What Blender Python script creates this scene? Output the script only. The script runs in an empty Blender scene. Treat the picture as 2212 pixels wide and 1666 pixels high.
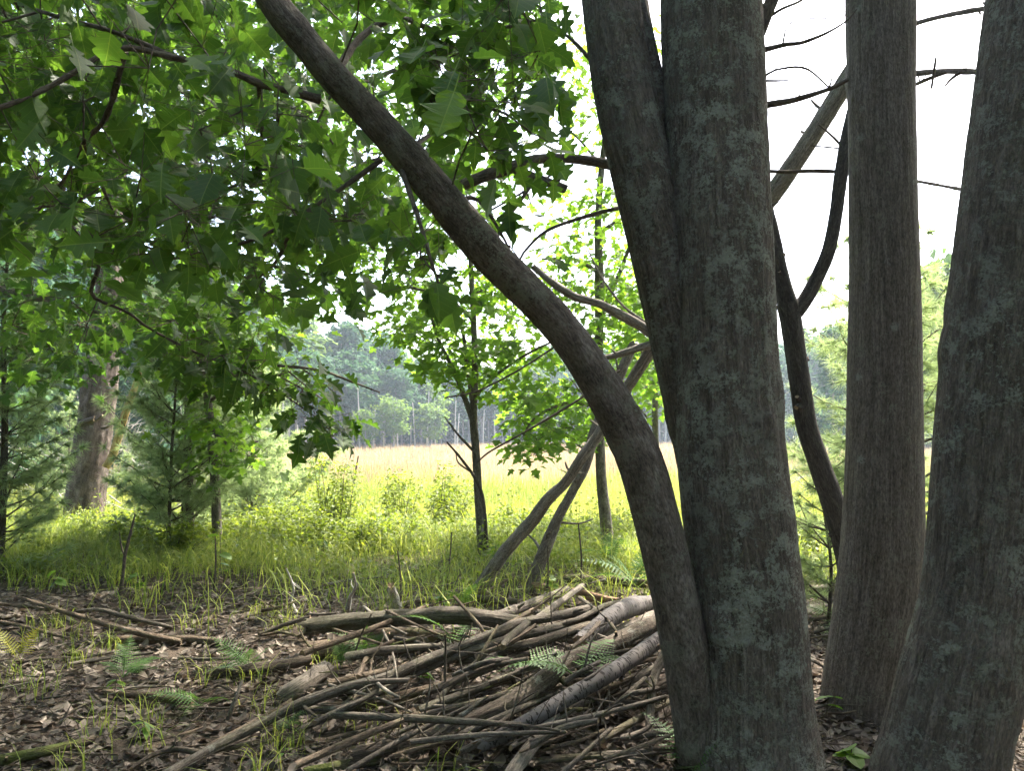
import bpy, math, random
import numpy as np
from mathutils import Vector, Matrix

S = bpy.context.scene
COL = S.collection
R_ = math.radians
rng = np.random.default_rng(7)
random.seed(7)

# ------------------------------------------------------------------ camera
FPX, CX, CY, HOR = 1609.0, 1106.0, 833.0, 930.0      # photograph measured at 2212 x 1666
PITCH = math.atan((HOR - CY) / FPX)
CAMZ = 1.4
cam = bpy.data.cameras.new('camera')
cam_o = bpy.data.objects.new('camera', cam)
COL.objects.link(cam_o)
cam_o.location = (0, 0, CAMZ)
cam_o.rotation_euler = (math.pi / 2 + PITCH, 0, 0)
cam.sensor_fit = 'HORIZONTAL'
cam.angle_x = 2 * math.atan(CX / FPX)
cam.clip_start, cam.clip_end = 0.05, 3000
S.camera = cam_o

# ------------------------------------------------------------------ sky, sun, exposure
SUN_EL, SUN_AZ = R_(57), R_(40)          # azimuth right of straight ahead (+Y)
w = bpy.data.worlds.new('World')
S.world = w
w.use_nodes = True
wn = w.node_tree.nodes
wn.clear()
sky = wn.new('ShaderNodeTexSky')
sky.sky_type = 'NISHITA'
sky.sun_disc = False
sky.sun_elevation = SUN_EL
sky.sun_rotation = SUN_AZ
sky.air_density = 1.0
sky.dust_density = 5.0
sky.ozone_density = 1.0
bg = wn.new('ShaderNodeBackground')
bg.inputs['Strength'].default_value = 0.15
wo = wn.new('ShaderNodeOutputWorld')
w.node_tree.links.new(sky.outputs[0], bg.inputs[0])
w.node_tree.links.new(bg.outputs[0], wo.inputs[0])

sun = bpy.data.lights.new('sun', 'SUN')
sun.energy = 3.2
sun.angle = R_(0.55)
sun.color = (1.0, 0.93, 0.82)
sun_o = bpy.data.objects.new('sun', sun)
COL.objects.link(sun_o)
sdir = Vector((math.sin(SUN_AZ) * math.cos(SUN_EL), math.cos(SUN_AZ) * math.cos(SUN_EL), math.sin(SUN_EL)))
sun_o.rotation_euler = sdir.to_track_quat('Z', 'Y').to_euler()
sun_o.location = (0, 0, 30)

S.view_settings.view_transform = 'Standard'
S.view_settings.look = 'None'
S.view_settings.exposure = 2.75
S.view_settings.gamma = 1.0
S.render.engine = 'CYCLES'
cy = S.cycles
cy.use_adaptive_sampling = True
cy.adaptive_threshold = 0.02
cy.max_bounces = 5
cy.diffuse_bounces = 4
cy.glossy_bounces = 2
cy.transmission_bounces = 4
cy.volume_bounces = 0
cy.transparent_max_bounces = 4
cy.sample_clamp_indirect = 6.0
cy.caustics_reflective = cy.caustics_refractive = False

# ------------------------------------------------------------------ numeric helpers
def _h(ix, iy, iz, seed):
    n = (ix * 374761393 + iy * 668265263 + iz * 1440662683 + seed * 974634541) & 0xffffffff
    n = ((n ^ (n >> 13)) * 1274126177) & 0xffffffff
    return ((n ^ (n >> 16)) & 0xffff) / 32767.5 - 1.0

def vnoise(p, seed=0):
    p = np.asarray(p, float)
    i = np.floor(p).astype(np.int64)
    f = p - i
    f = f * f * (3 - 2 * f)
    x, y, z = i[:, 0], i[:, 1], i[:, 2]
    fx, fy, fz = f[:, 0], f[:, 1], f[:, 2]
    def L(a, b, t): return a + (b - a) * t
    c = lambda a, b, d: _h(x + a, y + b, z + d, seed)
    return L(L(L(c(0,0,0), c(1,0,0), fx), L(c(0,1,0), c(1,1,0), fx), fy),
             L(L(c(0,0,1), c(1,0,1), fx), L(c(0,1,1), c(1,1,1), fx), fy), fz)

def fbm(p, seed=0, o=3):
    s, a = 0, 1.0
    p = np.asarray(p, float)
    for k in range(o):
        s = s + a * vnoise(p, seed + k * 17)
        p = p * 2.03
        a *= 0.5
    return s

def nrm(a):
    a = np.asarray(a, float)
    return a / np.maximum(np.linalg.norm(a, axis=-1, keepdims=True), 1e-9)

def sstep(a, b, x):
    t = np.clip((x - a) / (b - a), 0, 1)
    return t * t * (3 - 2 * t)

def gz(x, y):
    x = np.asarray(x, float); y = np.asarray(y, float)
    x, y = np.broadcast_arrays(x, y)
    sh = x.shape
    x = x.ravel(); y = y.ravel()
    z = -1.0 * sstep(6.5, 20, y + 0.5 * np.sin(x * 0.6))
    p = np.stack([x, y, 0 * x], 1)
    near = 1 - sstep(25, 60, np.abs(y))
    z = z + near * (0.07 * vnoise(p * 0.7, 3) + 0.03 * vnoise(p * 2.3, 4))
    z = z + 0.06 * np.exp(-(((x - 0.2) / 1.3) ** 2 + ((y - 3.9) / 0.9) ** 2))
    return z.reshape(sh)

def ray(u, v):
    x = (u - CX) / FPX
    up = (CY - v) / FPX
    return np.array([x, math.cos(PITCH) - math.sin(PITCH) * up, math.sin(PITCH) + math.cos(PITCH) * up])

def at(u, v, d):
    r = ray(u, v)
    return np.array([0, 0, CAMZ]) + r * (d / r[1])

def gp(u, v, h=0.0):
    r = ray(u, v)
    z = h
    for _ in range(12):
        t = (z - CAMZ) / r[2]
        p = np.array([0, 0, CAMZ]) + r * t
        z = float(gz(p[0], p[1])) + h
    return p

def proj(P):
    P = np.atleast_2d(P)
    q = P - np.array([0, 0, CAMZ])
    c, s = math.cos(PITCH), math.sin(PITCH)
    f = q[:, 1] * c + q[:, 2] * s
    up = -q[:, 1] * s + q[:, 2] * c
    f = np.where(np.abs(f) < 1e-3, 1e-3, f)
    return CX + FPX * q[:, 0] / f, CY - FPX * up / f, f

def in_frame(P, m=40):
    u, v, f = proj(P)
    return (f > 0.1) & (u > -m) & (u < 2212 + m) & (v > -m) & (v < 1666 + m)

def in_poly(u, v, poly):
    u = np.asarray(u); v = np.asarray(v)
    ins = np.zeros(u.shape, bool)
    n = len(poly)
    for i in range(n):
        x1, y1 = poly[i]; x2, y2 = poly[(i + 1) % n]
        c = ((y1 > v) != (y2 > v)) & (u < (x2 - x1) * (v - y1) / (y2 - y1 + 1e-12) + x1)
        ins ^= c
    return ins

# ------------------------------------------------------------------ geometry collector
class Geo:
    def __init__(s):
        s.V = []; s.T = []; s.Q = []; s.B = []; s.A = []; s.n = 0
    def add(s, V, T=None, Q=None, bark=None, tint=None):
        V = np.asarray(V, float).reshape(-1, 3)
        m = len(V)
        if T is not None and len(T): s.T.append(np.asarray(T, np.int64).reshape(-1, 3) + s.n)
        if Q is not None and len(Q): s.Q.append(np.asarray(Q, np.int64).reshape(-1, 4) + s.n)
        s.V.append(V)
        s.B.append(np.zeros((m, 3)) if bark is None else np.asarray(bark, float))
        s.A.append(np.zeros(m) if tint is None else np.broadcast_to(np.asarray(tint, float), (m,)))
        s.n += m
        return s
    def mesh(s, name, mat, origin=(0, 0, 0), smooth=True):
        V = np.concatenate(s.V) - np.asarray(origin, float)
        T = np.concatenate(s.T) if s.T else np.zeros((0, 3), np.int64)
        Q = np.concatenate(s.Q) if s.Q else np.zeros((0, 4), np.int64)
        me = bpy.data.meshes.new(name)
        me.vertices.add(len(V))
        me.vertices.foreach_set('co', V.astype(np.float32).ravel())
        loops = np.concatenate([T.ravel(), Q.ravel()]).astype(np.int32)
        me.loops.add(len(loops))
        me.loops.foreach_set('vertex_index', loops)
        npoly = len(T) + len(Q)
        me.polygons.add(npoly)
        st = np.concatenate([np.arange(len(T)) * 3, len(T) * 3 + np.arange(len(Q)) * 4]).astype(np.int32)
        me.polygons.foreach_set('loop_start', st)
        me.polygons.foreach_set('use_smooth', np.full(npoly, smooth))
        a = me.attributes.new('bark', 'FLOAT_VECTOR', 'POINT')
        a.data.foreach_set('vector', np.concatenate(s.B).astype(np.float32).ravel())
        a = me.attributes.new('tint', 'FLOAT', 'POINT')
        a.data.foreach_set('value', np.concatenate(s.A).astype(np.float32))
        me.materials.append(mat)
        me.update(calc_edges=True)
        return me

def tag(o, label=None, cat=None, group=None, kind=None):
    if label: o['label'] = label
    if cat: o['category'] = cat
    if group: o['group'] = group
    if kind: o['kind'] = kind
    return o

def link(name, data, parent=None, loc=(0, 0, 0)):
    o = bpy.data.objects.new(name, data)
    COL.objects.link(o)
    o.location = loc
    if parent is not None: o.parent = parent
    return o

def thing(name, loc, label, cat, group=None):
    return tag(link(name, None, None, loc), label, cat, group)

def part(name, geo, mat, parent, smooth=True, kind=None, label=None):
    """a mesh part given in world coordinates under an Empty parent"""
    o = link(name, geo.mesh(name, mat, parent.location, smooth), parent)
    return tag(o, label, None, None, kind)

def solo(name, geo, mat, label=None, cat=None, group=None, kind=None, smooth=True, origin=None):
    org = geo.V[0][0] if origin is None else origin
    if kind in ('structure', 'stuff') and origin is None: org = (0, 0, 0)
    o = link(name, geo.mesh(name, mat, org, smooth), None, org)
    return tag(o, label, cat, group, kind)

def copy_tree(o, parent=None):
    c = o.copy()
    COL.objects.link(c)
    c.parent = parent
    for ch in o.children: copy_tree(ch, c)
    return c

# ------------------------------------------------------------------ tubes
def catmull(P, k=8):
    P = np.asarray(P, float)
    if len(P) < 3:
        t = np.linspace(0, 1, k + 1)[:, None]
        return P[0] * (1 - t) + P[-1] * t
    E = np.vstack([2 * P[0] - P[1], P, 2 * P[-1] - P[-2]])
    out = []
    for i in range(1, len(E) - 2):
        p0, p1, p2, p3 = E[i - 1], E[i], E[i + 1], E[i + 2]
        t = np.linspace(0, 1, k, endpoint=False)[:, None]
        out.append(0.5 * ((2 * p1) + (-p0 + p2) * t + (2 * p0 - 5 * p1 + 4 * p2 - p3) * t ** 2 + (-p0 + 3 * p1 - 3 * p2 + p3) * t ** 3))
    out.append(P[-1:])
    return np.vstack(out)

def resample(P, rad, step):
    """P (n,3), rad (n,) -> evenly stepped"""
    C = catmull(np.column_stack([P, rad]), 10)
    s = np.concatenate([[0], np.cumsum(np.linalg.norm(np.diff(C[:, :3], axis=0), axis=1))])
    m = max(2, int(s[-1] / step) + 1)
    t = np.linspace(0, s[-1], m)
    O = np.column_stack([np.interp(t, s, C[:, k]) for k in range(4)])
    return O[:, :3], O[:, 3], t

def frames(P):
    T = nrm(np.gradient(P, axis=0))
    n = np.cross(T[0], [0.3, 0.2, 1.0])
    if np.linalg.norm(n) < 0.1: n = np.cross(T[0], [1, 0, 0])
    n = n / np.linalg.norm(n)
    Ns = [n]
    for i in range(1, len(P)):
        n = Ns[-1] - np.dot(Ns[-1], T[i]) * T[i]
        n /= np.linalg.norm(n)
        Ns.append(n)
    Ns = np.array(Ns)
    return T, Ns, np.cross(T, Ns)

def tube(G, P, rad, nseg=10, step=0.05, disp=None, caps=True, jag=0.0, seed=0, tint=0.0, flare=None):
    P = np.asarray(P, float)
    rad = np.asarray(rad, float) if np.ndim(rad) else np.full(len(P), float(rad))
    P, r, s = resample(P, rad, step)
    T, N, B = frames(P)
    a = np.linspace(0, 2 * math.pi, nseg, endpoint=False)
    ca, sa = np.cos(a), np.sin(a)
    m = len(P)
    rr = np.repeat(r[:, None], nseg, 1)
    r0 = float(np.median(r))
    bark = np.stack([np.broadcast_to(ca * r0, (m, nseg)), np.broadcast_to(sa * r0, (m, nseg)),
                     np.broadcast_to(s[:, None], (m, nseg))], -1).reshape(-1, 3) + np.array([seed * 3.7, seed * 1.3, seed * 2.1])
    if disp is not None:
        rr = rr + disp(bark, rr.ravel()).reshape(m, nseg)
    if flare is not None:
        rr = rr * flare(s[:, None], a[None, :])
    V = P[:, None, :] + rr[..., None] * (ca[None, :, None] * N[:, None, :] + sa[None, :, None] * B[:, None, :])
    if jag:
        e = vnoise(np.column_stack([ca * 2.1, sa * 2.1, np.full(nseg, seed * 1.7)]), 5)
        e2 = vnoise(np.column_stack([ca * 2.4, sa * 2.4, np.full(nseg, seed * 2.9 + 7)]), 6)
        V[0] -= T[0] * (e[:, None] * r[0] * jag)
        V[-1] += T[-1] * (e2[:, None] * r[-1] * jag)
    i = np.arange(m - 1)[:, None] * nseg
    j = np.arange(nseg)[None, :]
    j2 = (j + 1) % nseg
    Q = np.stack([i + j, i + j2, i + nseg + j2, i + nseg + j], -1).reshape(-1, 4)
    G.add(V.reshape(-1, 3), Q=Q, bark=bark, tint=tint)
    if caps:
        for k, sg in ((0, 1), (m - 1, -1)):
            ring = V[k]
            c = ring.mean(0) + T[k] * sg * r[k] * 0.25
            VV = np.vstack([ring, c])
            idx = np.arange(nseg)
            tri = np.stack([idx, (idx + 1) % nseg, np.full(nseg, nseg)], 1)
            if sg == 1: tri = tri[:, ::-1]
            G.add(VV, T=tri, bark=np.zeros((nseg + 1, 3)) + seed, tint=-5.0)
    return P, r

# ------------------------------------------------------------------ leaf templates  (x along blade, y across, z up)
def template(half, fold=0.25, curl=-0.2, twist=0.0, petiole=0.35, wave=0.0, seed=0):
    h = np.array(half, float)
    n = len(h)
    mid = np.maximum.accumulate(np.clip(h[:, 0], 0, 1))
    V = []; T = []
    for sgn in (1, -1):
        b = len(V)
        for k in range(n):
            V.append((mid[k], 0.0)); V.append((h[k, 0], sgn * h[k, 1]))
        for k in range(n - 1):
            m0, o0, m1, o1 = b + 2 * k, b + 2 * k + 1, b + 2 * k + 2, b + 2 * k + 3
            t = []
            if h[k, 1] > 1e-6: t.append((m0, o0, o1))
            if mid[k + 1] > mid[k] + 1e-6: t.append((m0, o1, m1))
            for q in t: T.append(q if sgn < 0 else q[::-1])
    V = np.array(V)
    x, y = V[:, 0], V[:, 1]
    z = fold * np.abs(y) + curl * x * x + twist * x * y + wave * np.sin(x * 9 + seed) * np.abs(y)
    V = np.column_stack([x, y, z])
    if petiole:
        b = len(V)
        V = np.vstack([V, [[-petiole, -0.012, petiole * 0.3], [-petiole, 0.012, petiole * 0.3], [0.02, 0.014, 0], [0.02, -0.014, 0]]])
        T += [(b, b + 2, b + 1), (b, b + 3, b + 2)]
    return V, np.array(T)

OAK = [(0,0),(.10,.06),(.18,.20),(.25,.17),(.29,.09),(.40,.33),(.47,.37),(.51,.28),(.53,.14),(.67,.34),(.74,.30),(.76,.13),(1,0)]
OAKW = [(0,0),(.05,.12),(.16,.27),(.23,.29),(.31,.24),(.44,.46),(.52,.50),(.57,.40),(.60,.28),(.74,.37),(.81,.31),(.85,.15),(1,0)]
MAPLE = [(0,0),(-.10,.16),(.02,.40),(.13,.27),(.26,.44),(.44,.66),(.46,.44),(.52,.22),(.66,.30),(.76,.16),(1,0)]
MAPLE_S = [(0,0),(-.06,.2),(.06,.42),(.16,.26),(.46,.62),(.5,.2),(.7,.26),(1,0)]
ELL = [(0,0),(.25,.2),(.55,.22),(.82,.12),(1,0)]
DIA = [(0,0),(.45,.26),(1,0)]
T_OAK = [template(OAK, .25, -.25), template(OAKW, .15, -.15), template(OAKW, .35, -.45, .3), template(OAK, .1, -.4, -.4, wave=.25), template(OAKW, .2, -.05, .2, wave=.3, seed=2), template(OAK, .45, -.2, .3)]
T_MAPLE = [template(MAPLE, .2, -.2), template(MAPLE, .35, -.4, .2), template(MAPLE, .1, -.1, -.3)]
T_MAPLES = [template(MAPLE_S, .2, -.25), template(MAPLE_S, .35, -.1, .3), template(MAPLE_S, .1, -.4, -.2)]
T_ELL = [template(ELL, .25, -.2, petiole=.1), template(ELL, .1, -.35, .2, petiole=.1)]
T_DIA = [template(DIA, .25, -.2, petiole=0), template(DIA, .1, .2, .3, petiole=0)]
OAKL = [(0,0),(.08,.10),(.20,.22),(.30,.20),(.42,.34),(.52,.33),(.60,.26),(.72,.29),(.84,.20),(1,0)]
BEECH = [(0,0),(.12,.17),(.30,.28),(.50,.31),(.70,.25),(.87,.12),(1,0)]
T_QUAD = [(np.array([[0, 0, 0], [.5, -.28, .08], [1, 0, -.1], [.5, .28, .08]]), np.array([[0, 1, 2], [0, 2, 3]])), (np.array([[0, 0, 0], [.45, -.3, .02], [1, .05, .12], [.55, .26, -.06]]), np.array([[0, 1, 2], [0, 2, 3]]))]
T_DRY = [template(OAKL, .25, .2, .25, .25, .2), template(OAKL, .5, -.3, -.3, .2, .3, 1), template(BEECH, .3, .25, .2, .2, .2), template(BEECH, -.45, .3, .3, .2, .3, 3), template(OAKL, .7, -.1, .2, .2, .3, 2), template(BEECH, .8, -.2, -.3, .2, .2, 5)]

def leaf_R(out, droop, roll):
    """out (n,3) horizontal-ish heading, droop and roll (n,) -> rotation matrices"""
    out = nrm(out * np.array([1, 1, 0.0]) + 1e-6)
    x = nrm(out * np.cos(droop)[:, None] + np.array([0, 0, -1.0]) * np.sin(droop)[:, None])
    up = np.array([0, 0, 1.0]) - x[:, 2:3] * x
    n0 = nrm(up)
    y0 = np.cross(n0, x)
    n = n0 * np.cos(roll)[:, None] + y0 * np.sin(roll)[:, None]
    y = np.cross(n, x)
    return np.stack([x, y, n], -1)

def scatter(G, temps, P, Rm, sc, tint):
    k = rng.integers(0, len(temps), len(P))
    for t, (tv, tf) in enumerate(temps):
        m = np.where(k == t)[0]
        if not len(m): continue
        V = np.einsum('nij,vj->nvi', Rm[m], tv) * sc[m][:, None, None] + P[m][:, None, :]
        nv = len(tv)
        F = tf[None] + (np.arange(len(m)) * nv)[:, None, None]
        G.add(V.reshape(-1, 3), T=F.reshape(-1, 3), tint=np.repeat(tint[m], nv), bark=np.tile(tv * np.array([1, 1, 0]) + np.array([0, 0, 1.0]), (len(m), 1)))

# ------------------------------------------------------------------ materials
class NT:
    def __init__(s, name):
        s.mat = bpy.data.materials.new(name)
        s.mat.use_nodes = True
        s.t = s.mat.node_tree
        s.t.nodes.clear()
        s.out = s.t.nodes.new('ShaderNodeOutputMaterial')
    def n(s, typ, ins=None, **props):
        nd = s.t.nodes.new('ShaderNode' + typ)
        for k, v in props.items(): setattr(nd, k, v)
        for k, v in (ins or {}).items():
            sk = nd.inputs[k]
            if isinstance(v, bpy.types.NodeSocket): s.t.links.new(v, sk)
            else: sk.default_value = v
        return nd
    def ramp(s, fac, stops, interp='LINEAR'):
        nd = s.n('ValToRGB', {0: fac})
        nd.color_ramp.interpolation = interp
        e = nd.color_ramp.elements
        while len(e) < len(stops): e.new(0.5)
        for q, (p, c) in zip(e, stops):
            q.position = p
            q.color = (c, c, c, 1) if np.isscalar(c) else (*c, 1)
        return nd.outputs[0]
    def math(s, op, a, b=0.0, c=0.0):
        return s.n('Math', {0: a, 1: b, 2: c}, operation=op).outputs[0]
    def mix(s, f, a, b, blend='MIX'):
        nd = s.n('Mix', None, data_type='RGBA', blend_type=blend)
        for k, v in ((0, f), (6, a), (7, b)):
            if isinstance(v, bpy.types.NodeSocket): s.t.links.new(v, nd.inputs[k])
            else: nd.inputs[k].default_value = v if np.isscalar(v) else (*v, 1)
        return nd.outputs[2]
    def attr(s, name, o='Vector'):
        return s.n('Attribute', None, attribute_name=name).outputs[o]
    def scaled(s, vec, sc):
        return s.n('VectorMath', {0: vec, 1: sc}, operation='MULTIPLY').outputs[0]
    def noise(s, vec, scale=5, detail=4, rough=.55, dist=0):
        return s.n('TexNoise', {'Vector': vec, 'Scale': scale, 'Detail': detail, 'Roughness': rough, 'Distortion': dist}).outputs[0]
    def surf(s, sh):
        s.t.links.new(sh, s.out.inputs[0])
        return s.mat

def mat_leaf(name, dark, light, trans, tf=0.5, rough=.45, yellow=None, spec=.35, veins=False):
    m = NT(name)
    ti = m.attr('tint', 'Fac')
    ob = m.n('ObjectInfo').outputs['Random']
    f = m.math('FRACT', m.math('ADD', ti, ob))
    geo = m.n('NewGeometry').outputs['Position']
    nz = m.noise(geo, 6, 2)
    f2 = m.math('ADD', m.math('MULTIPLY', f, .75), m.math('MULTIPLY', nz, .25))
    col = m.ramp(f2, [(0, dark), (.8, light), (1, yellow or light)])
    if veins:
        lv = m.n('SeparateXYZ', {0: m.attr('bark')})
        ay = m.math('ABSOLUTE', lv.outputs[1])
        mid = m.math('LESS_THAN', ay, .012)
        sv = m.math('FRACT', m.math('MULTIPLY', m.math('SUBTRACT', lv.outputs[0], m.math('MULTIPLY', ay, .8)), 6.5))
        side = m.math('LESS_THAN', sv, .07)
        vf = m.math('MULTIPLY', m.math('MAXIMUM', mid, m.math('MULTIPLY', side, .6)), m.math('GREATER_THAN', lv.outputs[2], .5))
        blot = m.ramp(m.noise(geo, 55, 3), [(.62, 0.0), (.72, .45)])
        col = m.mix(blot, col, m.mix(.5, col, (.16, .12, .03)))
        col = m.mix(m.math('MULTIPLY', vf, .5), col, m.mix(.6, col, (.2, .26, .08)))
    tc = m.mix(1.0, col, trans, 'MULTIPLY')
    bs = m.n('BsdfPrincipled', {'Base Color': col, 'Roughness': rough, 'Specular IOR Level': spec}).outputs[0]
    tr = m.n('BsdfTranslucent', {'Color': tc}).outputs[0]
    mx = m.n('MixShader', {0: tf, 1: bs, 2: tr}).outputs[0]
    return m.surf(mx)

def mat_bark(name, c1, c2, c3, lichen=0.0, fs=34.0, along=.12, bump=.5, lcol=(.15, .145, .11), moss=0.0, rough=.9, endc=(.30, .22, .14), blotch=.5):
    m = NT(name)
    b = m.attr('bark')
    st = m.scaled(b, (1, 1, along))
    n1 = m.noise(st, fs, 6, .65, .6)
    n2 = m.noise(b, 5, 5, .6)
    n3 = m.noise(b, 90, 3, .6)
    col = m.ramp(n1, [(.34, c1), (.50, c2), (.68, c3)])
    col = m.mix(m.math('MULTIPLY', m.ramp(n2, [(.35, 0.0), (.7, 1.0)]), blotch), col, m.mix(.5, col, c3))
    spk = m.noise(m.scaled(b, (1, 1, .3)), 150, 4, .75)
    col = m.mix(1.0, col, m.ramp(spk, [(.36, .5), (.64, 1.5)]), 'MULTIPLY')
    h = m.math('ADD', m.math('ADD', n1, m.math('MULTIPLY', spk, .5)), m.math('MULTIPLY', n3, .35))
    if lichen:
        l1 = m.noise(b, 12, 4, .6)
        l2 = m.noise(b, 75, 7, .82)
        lf = m.ramp(m.math('ADD', m.math('MULTIPLY', l1, .42), m.math('MULTIPLY', l2, .58)), [(.585 - .06 * lichen, 0.0), (.605 - .06 * lichen, 1.0)])
        l3 = m.noise(b, 120, 2)
        lc = m.mix(l3, tuple(.6 * c for c in lcol), tuple(min(1, 1.5 * c) for c in lcol))
        col = m.mix(m.math('MULTIPLY', lf, m.ramp(m.noise(b, 2.2, 3), [(.35, .25), (.6, .95)])), col, lc)
        h = m.math('ADD', h, m.math('MULTIPLY', m.math('MULTIPLY', lf, l3), .9))
        v = m.n('TexVoronoi', {'Vector': m.n('VectorMath', {0: b, 1: m.n('TexNoise', {'Vector': b, 'Scale': 30.0}).outputs[1]}, operation='MULTIPLY_ADD').outputs[0], 'Scale': 9.0}) if False else m.n('TexVoronoi', {'Vector': b, 'Scale': 7.0})
        sp = m.ramp(m.math('ADD', v.outputs['Distance'], m.math('MULTIPLY', m.math('SUBTRACT', l2, .5), .8)), [(.08, 1.0), (.15, 0.0)])
        sp = m.math('MULTIPLY', sp, m.ramp(m.n('SeparateColor', {0: v.outputs['Color']}).outputs[0], [(.6, 0.0), (.65, .4)]))
        col = m.mix(sp, col, (.30, .31, .27))
    if moss:
        mo = m.ramp(m.noise(b, 2.6, 5, .7), [(.52, 0.0), (.62, 1.0)])
        col = m.mix(m.math('MULTIPLY', mo, moss), col, m.mix(n3, (.05, .07, .012), (.12, .14, .03)))
    t = m.attr('tint', 'Fac')
    isend = m.math('LESS_THAN', t, -2.0)
    pos = m.n('NewGeometry').outputs['Position']
    ec = m.mix(m.noise(pos, 60, 3), tuple(.35 * c for c in endc), endc)
    col = m.mix(isend, col, ec)
    bp = m.n('Bump', {'Height': h, 'Strength': bump, 'Distance': .02}).outputs[0]
    bs = m.n('BsdfPrincipled', {'Base Color': col, 'Roughness': rough, 'Specular IOR Level': .2, 'Normal': bp}).outputs[0]
    return m.surf(bs)

def mat_birch(name):
    m = NT(name)
    b = m.attr('bark')
    base = m.mix(m.noise(m.scaled(b, (1, 1, .5)), 14, 4), (.055, .048, .045), (.13, .118, .112))
    n = m.noise(m.scaled(b, (.42, .42, 1.0)), 80, 3, .6)
    d = m.ramp(n, [(.535, 0.0), (.57, 1.0)])
    b2 = m.ramp(m.noise(b, 6, 4), [(.5, 0.0), (.66, 1.0)])
    col = m.mix(d, base, (.014, .011, .01))
    col = m.mix(m.math('MULTIPLY', b2, .35), col, (.08, .065, .05))
    isend = m.math('LESS_THAN', m.attr('tint', 'Fac'), -2.0)
    col = m.mix(isend, col, (.2, .13, .08))
    bp = m.n('Bump', {'Height': d, 'Strength': -.4, 'Distance': .004}).outputs[0]
    return m.surf(m.n('BsdfPrincipled', {'Base Color': col, 'Roughness': .8, 'Specular IOR Level': .2, 'Normal': bp}).outputs[0])

def mat_two(name, a, b, scale, rough=.9, tint=True, trans=None, tf=.5, stops=(.3, .7)):
    """colour by per-piece tint and noise; optional translucency"""
    m = NT(name)
    pos = m.n('NewGeometry').outputs['Position']
    f = m.noise(pos, scale, 3)
    if tint:
        ob = m.n('ObjectInfo').outputs['Random']
        f = m.math('ADD', m.math('MULTIPLY', f, .45), m.math('MULTIPLY', m.math('FRACT', m.math('ADD', m.attr('tint', 'Fac'), ob)), .55))
    col = m.ramp(f, [(stops[0], a), (stops[1], b)])
    sh = m.n('BsdfPrincipled', {'Base Color': col, 'Roughness': rough, 'Specular IOR Level': .2}).outputs[0]
    if trans:
        tr = m.n('BsdfTranslucent', {'Color': m.mix(1.0, col, trans, 'MULTIPLY')}).outputs[0]
        sh = m.n('MixShader', {0: tf, 1: sh, 2: tr}).outputs[0]
    return m.surf(sh)

ML = {}
ML['oak'] = mat_leaf('oak_leaf', (.026, .06, .015), (.056, .11, .022), (1.9, 2.0, .85), .52, .5, (.105, .175, .03), .28, True)
ML['maple'] = mat_leaf('maple_leaf', (.07, .14, .025), (.14, .23, .04), (1.95, 2.0, .95), .64, .5, (.19, .26, .035), .25)
ML['back'] = mat_leaf('back_leaf', (.033, .076, .02), (.07, .13, .028), (2.0, 2.1, 1.0), .54, .5, (.14, .19, .03), .25)
ML['shrub'] = mat_leaf('shrub_leaf', (.08, .13, .02), (.17, .22, .03), (1.7, 1.65, .8), .5, .5, (.26, .28, .04))
ML['fern'] = mat_leaf('fern_leaf', (.05, .115, .025), (.09, .17, .04), (1.5, 1.5, .8), .45, .5, (.12, .2, .04))
ML['fern_yellow'] = mat_leaf('fern_yellow', (.16, .18, .02), (.3, .28, .03), (1.4, 1.4, .8), .45, .5)
ML['forb'] = mat_leaf('forb_leaf', (.06, .13, .02), (.12, .21, .03), (1.6, 1.6, .7), .5, .5, (.16, .24, .03))
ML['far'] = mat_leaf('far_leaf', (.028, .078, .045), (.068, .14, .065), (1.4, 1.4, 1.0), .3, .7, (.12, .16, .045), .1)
ML['far_light'] = mat_leaf('far_light_leaf', (.075, .145, .045), (.14, .21, .06), (1.4, 1.4, .8), .4, .7, None, .1)
ML['needle'] = mat_leaf('pine_needle', (.18, .24, .14), (.26, .33, .18), (1.6, 1.6, 1.1), .6, .5, (.17, .22, .09), .25)
ML['dead'] = mat_leaf('dead_leaf', (.14, .07, .035), (.22, .10, .05), (1.2, 1.0, .8), .3, .7)
ML['litter'] = mat_two('leaf_litter', (.04, .032, .025), (.26, .217, .175), 25, .75, True, (1.2, 1.0, .8), .12, (.25, .95))
ML['grass'] = mat_two('wood_grass', (.13, .19, .04), (.30, .33, .09), 3, .6, True, (1.5, 1.5, .8), .5)
ML['meadow'] = mat_two('meadow_grass', (.17, .22, .045), (.32, .33, .085), .5, .7, True, (1.4, 1.4, .9), .45)
ML['reed'] = mat_two('reed_grass', (.30, .23, .14), (.46, .36, .25), .25, .8, True, (1.2, 1.1, .9), .4)
MB = {}
MB['maple'] = mat_bark('maple_bark', (.045, .033, .024), (.10, .079, .061), (.175, .148, .121), 1.4, 62, .07, 1.0, lcol=(.25, .25, .20))
MB['lean'] = mat_bark('leaning_bark', (.045, .033, .026), (.095, .073, .059), (.155, .133, .113), 1.1, 26, .35, .6)
MB['right'] = mat_bark('right_bark', (.042, .031, .023), (.098, .078, .061), (.172, .147, .122), 1.15, 55, .10, 1.0, lcol=(.225, .225, .18))
MB['smooth'] = mat_bark('smooth_bark', (.055, .043, .034), (.102, .083, .068), (.155, .132, .112), .5, 60, .05, .5)
MB['sapling'] = mat_bark('sapling_bark', (.06, .05, .042), (.12, .10, .085), (.19, .17, .15), 0, 30, .4, .4)
MB['darkstem'] = mat_bark('dark_stem', (.02, .017, .015), (.045, .039, .034), (.08, .07, .062), 0, 40, .2, .5)
MB['twig'] = mat_bark('twig_bark', (.04, .03, .025), (.075, .058, .045), (.12, .10, .08), 0, 40, .4, .2)
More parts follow.
